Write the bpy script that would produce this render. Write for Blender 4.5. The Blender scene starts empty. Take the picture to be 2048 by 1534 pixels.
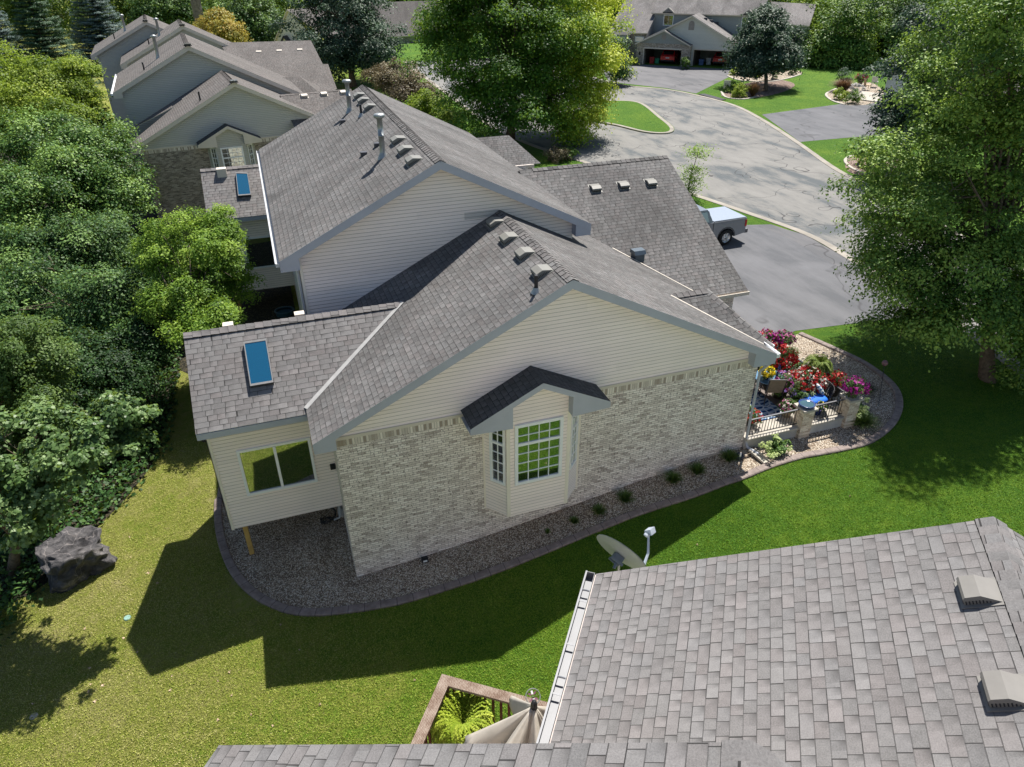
import bpy, bmesh, math, random
import numpy as np
from mathutils import Vector, Matrix
random.seed(7); RNG = np.random.default_rng(7)
S = bpy.context.scene; COL = S.collection
PI = math.pi
# ---------------------------------------------------------------- camera (solved from the lines of the main house)
CF, CP, CYAW, CROLL = 1428.33, 0.5483, 0.3303, -0.0057
CPOS = np.array([-0.4725, -14.5282, 12.533])
_f = np.array([math.sin(CYAW)*math.cos(CP), math.cos(CYAW)*math.cos(CP), -math.sin(CP)])
_r0 = np.array([math.cos(CYAW), -math.sin(CYAW), 0]); _u0 = np.cross(_r0, _f)
_r = _r0*math.cos(CROLL) + _u0*math.sin(CROLL); _u = -_r0*math.sin(CROLL) + _u0*math.cos(CROLL)
cam = bpy.data.objects.new('camera', bpy.data.cameras.new('camera')); COL.objects.link(cam)
cam.matrix_world = Matrix(((_r[0], _u[0], -_f[0], CPOS[0]), (_r[1], _u[1], -_f[1], CPOS[1]), (_r[2], _u[2], -_f[2], CPOS[2]), (0, 0, 0, 1)))
cam.data.sensor_width = 36; cam.data.lens = CF/2048*36; cam.data.clip_end = 2000; cam.data.clip_start = 0.05
S.camera = cam
# ---------------------------------------------------------------- sky, sun, exposure
SX, SY = 0.41, 0.465                       # horizontal run of the sunlight per metre of height
SUN_EL = math.atan2(1, math.hypot(SX, SY)); SUN_AZ = math.atan2(SX, SY)
w = bpy.data.worlds.new('World'); S.world = w; w.use_nodes = True
nt = w.node_tree; bg = nt.nodes['Background']; sky = nt.nodes.new('ShaderNodeTexSky')
sky.sky_type = 'NISHITA'; sky.sun_disc = False; sky.sun_elevation = SUN_EL; sky.sun_rotation = SUN_AZ
sky.air_density = 1.0; sky.dust_density = 0.6; sky.ozone_density = 1.0
nt.links.new(sky.outputs[0], bg.inputs[0]); bg.inputs[1].default_value = 0.068
sl = bpy.data.lights.new('sun', 'SUN'); sl.energy = 5.0; sl.angle = math.radians(0.5); sl.color = (1, 0.955, 0.885)
so = bpy.data.objects.new('sun', sl); COL.objects.link(so)
so.rotation_euler = Vector((SX, SY, 1)).to_track_quat('Z', 'Y').to_euler(); so.location = (20, 20, 60)
S.view_settings.view_transform = 'Standard'; S.view_settings.look = 'None'; S.view_settings.gamma = 1
S.view_settings.exposure = 0.82
S.render.engine = 'CYCLES'
# ---------------------------------------------------------------- measuring helpers: a real place from where the photograph shows it
def ray(px, py): return _f + _r*(px-1024)/CF - _u*(py-767)/CF
def onz(px, py, z): d = ray(px, py); return CPOS + (z-CPOS[2])/d[2]*d
def ony(px, py, y): d = ray(px, py); return CPOS + (y-CPOS[1])/d[1]*d
def onx(px, py, x): d = ray(px, py); return CPOS + (x-CPOS[0])/d[0]*d
def onp(px, py, n, k): d = ray(px, py); n = np.array(n, float); return CPOS + (k-n@CPOS)/(n@d)*d
def atd(px, py, dep): return CPOS + ray(px, py)*dep
GX = [-400, -12, -6, -3, 0, 1.2, 2.6, 4.1, 6.4, 7.7, 9.2, 10.5, 12, 400]
GZ = [-3.4, -2.8, -2.6, -2.32, -2.13, -2.03, -1.91, -1.73, -1.41, -1.2, -.99, -.76, -.7, -.7]
def gz(x): return float(np.interp(x, GX, GZ))
def ong(px, py):
    z = -1.5
    for _ in range(30): q = onz(px, py, z); z = gz(q[0])
    return q
# ---------------------------------------------------------------- node helpers
class NT:
    def __init__(s, name):
        s.m = bpy.data.materials.new(name); s.m.use_nodes = True; s.t = s.m.node_tree
        s.b = s.t.nodes['Principled BSDF']; s.out = s.t.nodes['Material Output']
    def n(s, typ, ins=None, **kw):
        nd = s.t.nodes.new('ShaderNode'+typ)
        for k, v in kw.items(): setattr(nd, k, v)
        for k, v in (ins or {}).items(): s.set(nd.inputs[k], v)
        return nd
    def set(s, inp, v):
        if isinstance(v, bpy.types.NodeSocket): s.t.links.new(v, inp)
        elif isinstance(v, tuple) and len(v) == 3 and inp.type == 'RGBA': inp.default_value = (*v, 1)
        else: inp.default_value = v
    def math(s, op, a, b=0.0, c=0.0):
        nd = s.n('Math', operation=op); s.set(nd.inputs[0], a); s.set(nd.inputs[1], b); s.set(nd.inputs[2], c); return nd.outputs[0]
    def uv(s): return s.n('TexCoord').outputs['UV']
    def obj(s): return s.n('TexCoord').outputs['Object']
    def geo(s): return s.n('NewGeometry').outputs['Position']
    def map(s, v, sc=(1, 1, 1), loc=(0, 0, 0), rot=(0, 0, 0)):
        return s.n('Mapping', {'Vector': v, 'Scale': sc, 'Location': loc, 'Rotation': rot}).outputs[0]
    def noise(s, v, sc, det=4, rough=.55, dist=0):
        return s.n('TexNoise', {'Vector': v, 'Scale': sc, 'Detail': det, 'Roughness': rough, 'Distortion': dist}).outputs['Fac']
    def ramp(s, f, stops, interp='LINEAR'):
        nd = s.n('ValToRGB', {'Fac': f}); cr = nd.color_ramp; cr.interpolation = interp
        while len(cr.elements) < len(stops): cr.elements.new(.5)
        for e, (p, c) in zip(cr.elements, stops):
            e.position = p; e.color = (*c, 1) if len(c) == 3 else c
        return nd.outputs[0]
    def mix(s, f, a, b, mode='MIX'):
        nd = s.n('Mix', data_type='RGBA', blend_type=mode, clamp_factor=True)
        s.set(nd.inputs[0], f); s.set(nd.inputs[6], a); s.set(nd.inputs[7], b); return nd.outputs[2]
    def bump(s, h, st=.3, d=.01): s.t.links.new(s.n('Bump', {'Height': h, 'Strength': st, 'Distance': d}).outputs[0], s.b.inputs['Normal'])
    def fin(s, col, rough=.8, spec=.3, metal=0):
        s.set(s.b.inputs['Base Color'], col); s.set(s.b.inputs['Roughness'], rough)
        s.b.inputs['Specular IOR Level'].default_value = spec; s.b.inputs['Metallic'].default_value = metal; return s.m
def g3(v): return (v, v, v)
_mc = {}
def plain(name, col, rough=.6, spec=.3, metal=0, var=.12, sc=6):
    if name in _mc: return _mc[name]
    t = NT(name); f = t.noise(t.obj(), sc, 5)
    c = t.ramp(f, [(.3, tuple(x*(1-var) for x in col)), (.7, tuple(min(1, x*(1+var)) for x in col))])
    t.bump(t.noise(t.obj(), sc*12, 3), .08, .004)
    _mc[name] = t.fin(c, rough, spec, metal); return _mc[name]
def shingle(name, lo, hi, stain=.35, row=.145, tab=.22, warm=(1, 1, 1), tv=.34, ed=.09):
    t = NT(name); uv = t.uv(); sp = t.n('SeparateXYZ', {'Vector': uv}); U, V = sp.outputs['X'], sp.outputs['Y']
    vr = t.math('DIVIDE', V, row); ri = t.math('FLOOR', vr); fr = t.math('FRACT', vr)
    def wn(x, y, s_=0.0): return t.n('TexWhiteNoise', {'Vector': t.n('CombineXYZ', {'X': x, 'Y': y, 'Z': s_}).outputs[0]}, noise_dimensions='3D').outputs['Value']
    wob = t.n('TexNoise', {'Vector': t.n('CombineXYZ', {'X': t.math('MULTIPLY', U, 2.6), 'Y': t.math('MULTIPLY', ri, 3.7)}).outputs[0], 'Scale': 1.0, 'Detail': 0.0}).outputs['Fac']
    ut = t.math('DIVIDE', t.math('ADD', t.math('MULTIPLY_ADD', wob, tab*1.5, U), t.math('MULTIPLY', wn(ri, 3.0, 1.0), 5.0)), tab)
    ci = t.math('FLOOR', ut); lx = t.math('FRACT', ut); ra, rb, rc = wn(ci, ri, 2.0), wn(ci, ri, 5.0), wn(ci, ri, 9.0)
    h = t.math('MULTIPLY_ADD', rb, .35, .35); low = t.math('GREATER_THAN', lx, h)
    fine = t.noise(uv, 60, 3, .85); blot = t.noise(uv, 11, 3)
    tone = t.math('ADD', t.math('MULTIPLY_ADD', ra, tv, .5-tv/2), t.math('MULTIPLY', low, t.math('MULTIPLY_ADD', rc, tv*.8, -tv*.3)))
    tone = t.math('ADD', tone, t.math('ADD', t.math('MULTIPLY_ADD', fine, 1.5, -.75), t.math('MULTIPLY_ADD', blot, .4, -.2)))
    base = t.ramp(tone, [(.02, tuple(lo*x for x in warm)), (.5, tuple((lo+hi)/2*x for x in warm)), (.98, tuple(hi*x for x in warm))])
    hue = t.ramp(rb, [(.2, (1, 1, 1)), (.6, (1.03, .985, .98)), (.9, (.985, .99, 1.0))]); base = t.mix(1.0, base, hue, 'MULTIPLY')
    # granule blend plus painted course shadow: each tab darkens towards its upper inner corner
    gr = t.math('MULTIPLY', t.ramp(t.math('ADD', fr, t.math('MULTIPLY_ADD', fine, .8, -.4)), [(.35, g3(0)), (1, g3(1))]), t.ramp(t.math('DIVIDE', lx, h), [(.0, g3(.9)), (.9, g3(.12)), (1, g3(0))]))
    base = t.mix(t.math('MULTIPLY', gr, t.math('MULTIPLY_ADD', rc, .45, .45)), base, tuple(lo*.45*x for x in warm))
    st = t.noise(t.map(uv, (.55, .28, 1)), 1.0, 5, .6, .6)
    base = t.mix(t.ramp(st, [(.42, g3(0)), (.68, g3(stain))]), base, tuple(lo*.5*x for x in warm))
    st2 = t.noise(t.map(uv, (3.5, .5, 1)), 1.2, 4, .6)
    base = t.mix(t.ramp(st2, [(.5, g3(0)), (.75, g3(stain*.5))]), base, tuple(lo*.6*x for x in warm))
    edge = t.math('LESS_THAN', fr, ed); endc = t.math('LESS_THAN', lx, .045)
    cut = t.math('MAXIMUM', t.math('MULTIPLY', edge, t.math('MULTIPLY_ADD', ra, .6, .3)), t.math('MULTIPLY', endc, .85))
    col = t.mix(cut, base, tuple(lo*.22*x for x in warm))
    t.bump(t.math('ADD', t.math('MULTIPLY_ADD', ra, .4, t.math('MULTIPLY', fr, -1.0)), t.math('MULTIPLY', fine, .5)), .6, .012)
    return t.fin(col, .95, .15)
def siding(name, col, exp=.105, var=.06):
    t = NT(name); uv = t.uv(); sp = t.n('SeparateXYZ', {'Vector': uv})
    fr = t.math('FRACT', t.math('DIVIDE', sp.outputs['Y'], exp))
    fl = t.math('FLOOR', t.math('DIVIDE', sp.outputs['Y'], exp*2))
    px = t.math('FLOOR', t.math('DIVIDE', t.math('MULTIPLY_ADD', fl, 1.37, sp.outputs['X']), 3.8))
    wn = t.n('TexWhiteNoise', {'Vector': t.n('CombineXYZ', {'X': px, 'Y': fl}).outputs[0]}, noise_dimensions='2D').outputs['Value']
    big = t.noise(uv, .8, 4)
    k = t.math('ADD', t.math('MULTIPLY_ADD', wn, .35, .1), t.math('MULTIPLY', big, .6))
    c = t.ramp(k, [(.2, tuple(x*(1-var) for x in col)), (.8, tuple(min(1, x*(1+var)) for x in col))])
    line = t.ramp(fr, [(0, g3(.9)), (.085, g3(.8)), (.12, g3(0)), (1, g3(0))])  # lap joints, with the shadow under each lap painted into the colour
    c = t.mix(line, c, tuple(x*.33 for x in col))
    t.bump(t.ramp(fr, [(0, g3(0)), (.12, g3(1)), (1, g3(.1))]), .7, .02)
    return t.fin(c, .5, .35)
def brick(name, stops, mort, w=.2, h=.068):
    t = NT(name); uv = t.uv()
    d = t.noise(uv, 14, 2); uvd = t.n('VectorMath', {0: uv, 1: t.n('CombineXYZ', {'X': t.math('MULTIPLY_ADD', d, .012, -.006), 'Y': t.math('MULTIPLY_ADD', d, .008, -.004)}).outputs[0]}, operation='ADD').outputs[0]
    kw = {'Vector': uvd, 'Color1': (0, 0, 0), 'Color2': (1, 1, 1), 'Mortar': (.5, .5, .5), 'Scale': 1.0, 'Mortar Size': .006, 'Mortar Smooth': .3, 'Brick Width': w, 'Row Height': h}
    b = t.n('TexBrick', kw); lowf = t.noise(uv, 1.3, 5, .6)
    k = t.math('ADD', t.math('MULTIPLY', b.outputs['Color'], .62), t.math('MULTIPLY_ADD', lowf, .40, -.02))
    k = t.math('ADD', t.math('MULTIPLY_ADD', t.noise(uv, 30, 3, .7), .55, -.27), k)
    spot = t.ramp(t.noise(uv, 13, 2, .5), [(.60, g3(0)), (.67, g3(.75))]); c = t.mix(spot, t.ramp(k, stops), tuple(x*.35 for x in mort))
    c = t.mix(b.outputs['Fac'], c, mort)
    t.bump(t.math('SUBTRACT', t.noise(uv, 45, 3), t.math('MULTIPLY', b.outputs['Fac'], 1.6)), .5, .01)
    return t.fin(c, .9, .2)
def leafmat(name, stops, trans=.35, tcol=None, rough=.55):
    t = NT(name); a = t.n('Attribute', attribute_name='tint').outputs['Fac']
    c = t.ramp(a, stops); t.fin(c, rough, .22)
    tr = t.n('BsdfTranslucent', {'Color': t.mix(1.0, c, tcol or (1.0, 1.0, .45), 'MULTIPLY') if False else t.mix(.5, c, tcol or (.30, .42, .03))})
    ms = t.n('MixShader', {0: trans}); t.t.links.new(t.b.outputs[0], ms.inputs[1]); t.t.links.new(tr.outputs[0], ms.inputs[2]); t.t.links.new(ms.outputs[0], t.out.inputs[0])
    return t.m
def glass(name, dark, refl=.35, tint=(.9, 1, .95)):
    t = NT(name); t.fin(dark, .08, .8)
    g = t.n('BsdfGlossy', {'Color': tint, 'Roughness': .015}); t.set(g.inputs['Normal'], t.n('Bump', {'Height': t.noise(t.obj(), 1.3, 1), 'Strength': .04, 'Distance': .05}).outputs[0])
    ms = t.n('MixShader', {0: refl}); t.t.links.new(t.b.outputs[0], ms.inputs[1]); t.t.links.new(g.outputs[0], ms.inputs[2]); t.t.links.new(ms.outputs[0], t.out.inputs[0])
    return t.m
# ---------------------------------------------------------------- materials
SH = dict(
 main=shingle('shingle_main', .085, .215, .5, warm=(1.0, .975, .955)),
 near=shingle('shingle_near', .115, .255, .10, warm=(1.0, .965, .95), tab=.20, tv=.30, ed=.07),
 sun=shingle('shingle_porch', .115, .255, .15, tab=.26, warm=(1.0, .96, .935)),
 far=shingle('shingle_far', .09, .21, .3, warm=(1.0, .93, .88)),
 dark=shingle('shingle_dark', .055, .13, .2))
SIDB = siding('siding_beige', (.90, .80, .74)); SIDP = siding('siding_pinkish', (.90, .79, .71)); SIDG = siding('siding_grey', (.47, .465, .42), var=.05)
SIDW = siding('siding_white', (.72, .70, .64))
BR = brick('brick_pale', [(.0, (.16, .13, .11)), (.12, (.36, .30, .27)), (.3, (.64, .57, .52)), (.6, (.80, .73, .67)), (.95, (.92, .87, .82))], (.25, .215, .19))
BRG = brick('brick_taupe', [(.1, (.09, .08, .07)), (.45, (.24, .21, .18)), (.8, (.42, .38, .33))], (.40, .36, .31))
TRIM = plain('trim_greyblue', (.40, .42, .475), .5, var=.05, sc=2); TRIMB = plain('trim_beige', (.62, .56, .48), .5, var=.05, sc=2)
TRIMW = plain('trim_white', (.82, .83, .84), .35, .5, var=.03, sc=2); BEIGE = plain('corner_beige', (.80, .74, .63), .5, var=.05, sc=2)
METAL = plain('galvanised', (.33, .35, .35), .45, .5, .6, .15, 9); VENTM = plain('vent_taupe', (.20, .195, .175), .5, var=.08); BLACK = plain('black_metal', (.02, .02, .022), .45)
PIPE = plain('pipe_black', (.025, .025, .03), .5); CONC = plain('concrete', (.40, .37, .32), .9, .2, var=.16, sc=3); CONCD = plain('concrete_grey', (.40, .39, .37), .9, .2, var=.2, sc=2.5)
GLG = glass('glass_dark', (.012, .016, .014), .42); GLB = glass('glass_skylight', (.0, .07, .13), .30, (.35, .8, 1.0)); DARKIN = plain('dark_interior', (.02, .018, .016), .9)
BARK = plain('bark', (.13, .10, .075), .95, .1, var=.4, sc=9); WOODP = plain('treated_post', (.45, .29, .09), .8, var=.2, sc=5)
def lawnmat():
    t = NT('lawn'); p = t.geo(); sp = t.n('SeparateXYZ', {'Vector': p})
    n1 = t.noise(p, .35, 5, .6); n2 = t.noise(p, 3.2, 5, .65); n3 = t.noise(p, 26, 4, .75); n4 = t.noise(p, 70, 2, .7)
    dryx = t.n('MapRange', {'Value': t.math('ADD', sp.outputs['X'], t.math('MULTIPLY', sp.outputs['Y'], -.12)), 'From Min': -4.0, 'From Max': 7.5, 'To Min': .66, 'To Max': .08}).outputs[0]
    d = t.math('ADD', dryx, t.math('ADD', t.math('MULTIPLY_ADD', n1, .8, -.4), t.math('MULTIPLY_ADD', n2, .8, -.4)))
    d = t.math('ADD', d, t.math('MULTIPLY_ADD', n3, 1.1, -.55))
    c = t.ramp(d, [(.0, (.065, .16, .012)), (.3, (.145, .245, .02)), (.6, (.28, .30, .055)), (.9, (.38, .34, .13)), (1, (.46, .40, .21))])
    c = t.mix(t.ramp(n4, [(.32, g3(.75)), (.6, g3(0))]), c, (.022, .055, .008))
    t.bump(t.math('ADD', n3, n4), 1.0, .05); return t.fin(c, .9, .15)
LAWN = lawnmat()
def roadmat(name, base, patch, crack, lsc, tone=.5, warm=(1, .98, .93), cw=.012):
    t = NT(name); p = t.geo(); fine = t.noise(p, 45, 3, .8); big = t.noise(p, .22, 4, .55, .8); mid = t.noise(t.map(p, (1, .25, 1), rot=(0, 0, .35)), 1.1, 5, .65)
    k = t.math('ADD', t.math('MULTIPLY_ADD', mid, 1.1, -.55), t.math('ADD', big, t.math('MULTIPLY_ADD', fine, .5, -.25)))
    c = t.ramp(k, [(.3, tuple(patch)), (.52, tuple(base)), (.8, tuple(x*1.18 for x in base))])
    wob = t.n('VectorMath', {0: p, 1: t.n('VectorMath', {0: t.n('TexNoise', {'Vector': p, 'Scale': .28, 'Detail': 2.5}).outputs['Color'], 'Scale': 7.0}, operation='SCALE').outputs[0]}, operation='ADD').outputs[0]
    vo = t.n('TexVoronoi', {'Vector': wob, 'Scale': lsc}, feature='DISTANCE_TO_EDGE').outputs['Distance']
    gate = t.ramp(t.noise(p, .16, 2), [(.40, g3(0)), (.46, g3(1))])
    ln = t.math('MULTIPLY', t.ramp(vo, [(0, g3(crack)), (cw, g3(crack)), (cw*1.7, g3(0))]), gate)
    c = t.mix(ln, c, (.035, .033, .035)); t.bump(fine, .3, .01); return t.fin(c, .9, .2)
ROAD = roadmat('road_asphalt', (.185, .18, .17), (.092, .102, .108), .75, .20, cw=.0045)
DRIVE = roadmat('driveway_asphalt', (.125, .126, .134), (.095, .098, .106), .5, .08, cw=.003)
DRIVEF = roadmat('driveway_far', (.135, .133, .138), (.105, .106, .112), .5, .1, cw=.004)
def gravelmat(name, stops, sc=30):
    t = NT(name); p = t.geo(); v = t.n('TexVoronoi', {'Vector': p, 'Scale': sc}); r = t.n('SeparateColor', {'Color': v.outputs['Color']}).outputs[0]
    c = t.ramp(t.math('ADD', r, t.math('MULTIPLY_ADD', t.noise(p, 1.2, 4), .5, -.25)), stops)
    c = t.mix(t.ramp(v.outputs['Distance'], [(.35, g3(0)), (.75, g3(.8))]), c, tuple(x*.2 for x in stops[1][1]))
    t.bump(t.math('MULTIPLY', v.outputs['Distance'], -1), 1.0, .03); return t.fin(c, .85, .25)
GRAV = gravelmat('gravel', [(.1, (.16, .11, .075)), (.45, (.44, .345, .25)), (.75, (.66, .56, .44)), (.95, (.85, .78, .66))], 38)
MULCH = gravelmat('mulch', [(.1, (.10, .06, .045)), (.5, (.26, .17, .13)), (.9, (.42, .33, .28))], 18)
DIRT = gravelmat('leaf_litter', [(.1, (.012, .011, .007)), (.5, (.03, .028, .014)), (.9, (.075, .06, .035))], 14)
def edgemat():
    t = NT('edging_concrete'); uv = t.uv(); sp = t.n('SeparateXYZ', {'Vector': uv}); fr = t.math('FRACT', t.math('DIVIDE', sp.outputs['X'], .42))
    c = t.ramp(t.noise(uv, 4, 5, .7), [(.3, (.13, .10, .088)), (.55, (.22, .175, .155)), (.75, (.31, .26, .24))])
    c = t.mix(t.ramp(fr, [(0, g3(.85)), (.035, g3(.85)), (.06, g3(0))]), c, (.05, .04, .04)); t.bump(t.noise(uv, 9, 4), .5, .02); return t.fin(c, .7, .3)
EDGE = edgemat()
# ---------------------------------------------------------------- mesh builder
class MB:
    def __init__(s): s.v = []; s.f = []; s.m = []; s.uvx = {}
    def poly(s, pts, m=0, uv=None):
        i = len(s.v); s.v += [tuple(map(float, p)) for p in pts]; s.f.append(tuple(range(i, i+len(pts)))); s.m.append(m)
        if uv: s.uvx[len(s.f)-1] = uv
        return s
    def box(s, a, b, m=0):
        x0, y0, z0 = a; x1, y1, z1 = b
        return s.obox((x0, y0, z0), (x1-x0, 0, 0), (0, y1-y0, 0), (0, 0, z1-z0), m)
    def obox(s, o, a, b, c, m=0):
        o, a, b, c = (np.array(q, float) for q in (o, a, b, c))
        if np.dot(np.cross(a, b), c) < 0: a, b = b, a
        P = [o, o+a, o+a+b, o+b, o+c, o+a+c, o+a+b+c, o+b+c]
        for q in ((0, 3, 2, 1), (4, 5, 6, 7), (0, 1, 5, 4), (1, 2, 6, 5), (2, 3, 7, 6), (3, 0, 4, 7)): s.poly([P[k] for k in q], m)
        return s
    def slab(s, pts, th, m=0, m2=None):          # polygon thickened along its normal, downwards
        pts = [np.array(p, float) for p in pts]; n = np.cross(pts[1]-pts[0], pts[2]-pts[0]); n /= np.linalg.norm(n)
        if n[2] < 0: pts = pts[::-1]; n = -n
        lo = [p-n*th for p in pts]; s.poly(pts, m); s.poly(lo[::-1], m2 if m2 is not None else m)
        for i in range(len(pts)):
            j = (i+1) % len(pts); s.poly([pts[i], lo[i], lo[j], pts[j]], m2 if m2 is not None else m)
        return s
    def extr(s, pts, d, m=0, m2=None):
        pts = [np.array(p, float) for p in pts]; d = np.array(d, float); n = np.cross(pts[1]-pts[0], pts[2]-pts[0])
        if np.dot(n, d) > 0: pts = pts[::-1]
        q = [p+d for p in pts]; s.poly(pts, m); s.poly(q[::-1], m)
        for i in range(len(pts)):
            j = (i+1) % len(pts); s.poly([pts[i], q[i], q[j], pts[j]], m2 if m2 is not None else m)
        return s
    def tube(s, path, r, n=8, m=0, cap=True):
        path = [Vector(p) for p in path]; rs = r if hasattr(r, '__len__') else [r]*len(path); rings = []; up = None
        for i, p in enumerate(path):
            d = (path[min(i+1, len(path)-1)]-path[max(i-1, 0)]).normalized()
            a = d.orthogonal().normalized() if up is None else (up-d*up.dot(d)).normalized(); up = a; b = d.cross(a)
            k = len(s.v); s.v += [tuple(p+(a*math.cos(2*PI*j/n)+b*math.sin(2*PI*j/n))*rs[i]) for j in range(n)]; rings.append(k)
        for k0, k1 in zip(rings, rings[1:]):
            for j in range(n): s.f.append((k0+j, k0+(j+1) % n, k1+(j+1) % n, k1+j)); s.m.append(m)
        if cap:
            s.f.append(tuple(rings[0]+j for j in range(n))[::-1]); s.m.append(m); s.f.append(tuple(rings[-1]+j for j in range(n))); s.m.append(m)
        return s
    def lathe(s, prof, c=(0, 0, 0), n=16, m=0):   # prof: (r,z)
        rings = []
        for r, z in prof:
            rings.append(len(s.v)); s.v += [(c[0]+r*math.cos(2*PI*j/n), c[1]+r*math.sin(2*PI*j/n), c[2]+z) for j in range(n)]
        for k0, k1 in zip(rings, rings[1:]):
            for j in range(n): s.f.append((k0+j, k0+(j+1) % n, k1+(j+1) % n, k1+j)); s.m.append(m)
        return s
    def ball(s, c, r, n=8, m=0):
        rx, ry, rz = r if hasattr(r, '__len__') else (r, r, r); i0 = len(s.v)
        for a in range(n//2+1):
            th = PI*a/(n//2)
            for j in range(n): s.v.append((c[0]+rx*math.sin(th)*math.cos(2*PI*j/n), c[1]+ry*math.sin(th)*math.sin(2*PI*j/n), c[2]+rz*math.cos(th)))
        for a in range(n//2):
            for j in range(n):
                s.f.append((i0+a*n+j, i0+(a+1)*n+j, i0+(a+1)*n+(j+1) % n, i0+a*n+(j+1) % n)); s.m.append(m)
        return s
    def build(s, name, mats, parent=None, smooth=False, bevel=0):
        me = bpy.data.meshes.new(name); me.from_pydata(s.v, [], s.f)
        if not isinstance(mats, (list, tuple)): mats = [mats]
        for m in mats: me.materials.append(m)
        me.polygons.foreach_set('material_index', s.m)
        if smooth: me.polygons.foreach_set('use_smooth', [True]*len(s.f))
        me.update(); ul = me.uv_layers.new(name='UVMap'); V = s.v
        for p in me.polygons:
            if p.index in s.uvx:
                for li, c in zip(p.loop_indices, s.uvx[p.index]): ul.data[li].uv = c
                continue
            n = p.normal
            if abs(n.z) > .9995: t = Vector((1, 0, 0)); b = Vector((0, 1, 0))
            else: t = Vector((-n.y, n.x, 0)).normalized(); b = n.cross(t)
            for li, vi in zip(p.loop_indices, p.vertices):
                q = Vector(V[vi]); ul.data[li].uv = (q.dot(t), q.dot(b))
        o = bpy.data.objects.new(name, me); COL.objects.link(o)
        if parent: o.parent = parent
        if bevel:
            bv = o.modifiers.new('bevel', 'BEVEL'); bv.width = bevel; bv.segments = 2; bv.limit_method = 'ANGLE'
        return o
def tag(o, label=None, cat=None, group=None, kind=None):
    if label: o['label'] = label
    if cat: o['category'] = cat
    if group: o['group'] = group
    if kind: o['kind'] = kind
    return o
def empty(name, loc, rz=0, label=None, cat=None, group=None):
    o = bpy.data.objects.new(name, None); COL.objects.link(o); o.location = tuple(float(q) for q in loc); o.rotation_euler.z = rz; o.empty_display_size = .3
    return tag(o, label, cat, group)
def copytree(o, parent=None, loc=None, rz=None, **kw):
    c = o.copy(); COL.objects.link(c); c.parent = parent
    if loc is not None: c.location = tuple(float(q) for q in loc)
    if rz is not None: c.rotation_euler.z = rz
    for ch in list(o.children): copytree(ch, c)
    if kw: tag(c, **kw)
    return c
# ---------------------------------------------------------------- the ground and everything lying on it
def patch(name, poly, mat, off, label=None, cat=None, kind='structure', parent=None):
    bm = bmesh.new(); vs = [bm.verts.new((float(p[0]), float(p[1]), 0)) for p in poly]; f = bm.faces.new(vs); f.normal_update()
    if f.normal.z < 0: f.normal_flip()
    bmesh.ops.triangulate(bm, faces=bm.faces[:])
    for x in GX[1:-1]:
        bmesh.ops.bisect_plane(bm, geom=bm.verts[:]+bm.edges[:]+bm.faces[:], plane_co=(x, 0, 0), plane_no=(1, 0, 0))
    for v in bm.verts: v.co.z = gz(v.co.x)+off
    me = bpy.data.meshes.new(name); bm.to_mesh(me); bm.free(); me.materials.append(mat); o = bpy.data.objects.new(name, me); COL.objects.link(o)
    if parent: o.parent = parent
    return tag(o, label, cat, None, kind)
def smooth(pts, n=6, closed=False):
    P = [np.array(p[:2], float) for p in pts]; out = []; N = len(P)
    for i in range(N if closed else N-1):
        if closed: a, b, c, d = P[(i-1) % N], P[i], P[(i+1) % N], P[(i+2) % N]
        else: a, b, c, d = P[max(i-1, 0)], P[i], P[i+1], P[min(i+2, N-1)]
        for k in range(n):
            t = k/n; out.append(.5*((2*b)+(-a+c)*t+(2*a-5*b+4*c-d)*t*t+(-a+3*b-3*c+d)*t**3))
    if not closed: out.append(P[-1])
    return out
def strip(name, path, w, h, mat, off=0, closed=False, parent=None, side=0):
    P = [np.array(p[:2], float) for p in path]; N = len(P); mb = MB(); L = 0; rows = []
    for i in range(N):
        a = P[(i-1) % N] if closed or i else P[i]; b = P[(i+1) % N] if closed or i < N-1 else P[i]; d = b-a; d /= np.linalg.norm(d)+1e-9; n = np.array([-d[1], d[0]])
        z = gz(P[i][0])+off; q0 = P[i]+n*w*(.5+side*.5); q1 = P[i]-n*w*(.5-side*.5); e = w*.12
        if i: L += np.linalg.norm(P[i]-P[i-1])
        rows.append(([(*q0, z-.05), (*q0, z+h*.7), (*(q0-n*e), z+h), (*(q1+n*e), z+h), (*q1, z+h*.7), (*q1, z-.05)], L))
    prof = [0, h, h+w*.1, h+w, h+w*1.1, 2*h+w]
    for i in range(N if closed else N-1):
        (A, la), (B, lb) = rows[i], rows[(i+1) % N]
        if lb < la: lb = la+.4
        for k in range(5): mb.poly([A[k], B[k], B[k+1], A[k+1]], 0, [(la, prof[k]), (lb, prof[k]), (lb, prof[k+1]), (la, prof[k+1])])
    if not closed:
        mb.poly(rows[0][0]); mb.poly(rows[-1][0][::-1])
    return mb.build(name, mat, parent)
mb = MB()
ys = [-60, 600]
for x0, x1 in zip(GX, GX[1:]):
    for y0, y1 in ((-60, 12), (12, 80), (80, 600)): mb.poly([(x0, y0, gz(x0)), (x1, y0, gz(x1)), (x1, y1, gz(x1)), (x0, y1, gz(x0))])
tag(mb.build('lawn', LAWN), kind='structure')
def zg(*pts): return [onz(px, py, -.7) for px, py in pts]
far_curb = [(38, 90), (38.6, 75)]+[q[:2] for q in zg((1240, 168), (1330, 178), (1395, 190), (1470, 210), (1530, 240), (1600, 285), (1680, 340), (1770, 385))]+[(33.6, 10), (30.5, -2), (27, -14), (24, -40)]
near_curb = [(14, -40), (19.5, -14), (22.8, -3), (25.2, 5), (25.95, 11.2), (26.3, 15.1), (25.4, 19.5), (23.9, 25.2), (21.3, 33), (19.4, 40), (18.6, 48), (19, 60), (20, 90)]
fc, nc = smooth(far_curb, 5), smooth(near_curb, 5)
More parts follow.
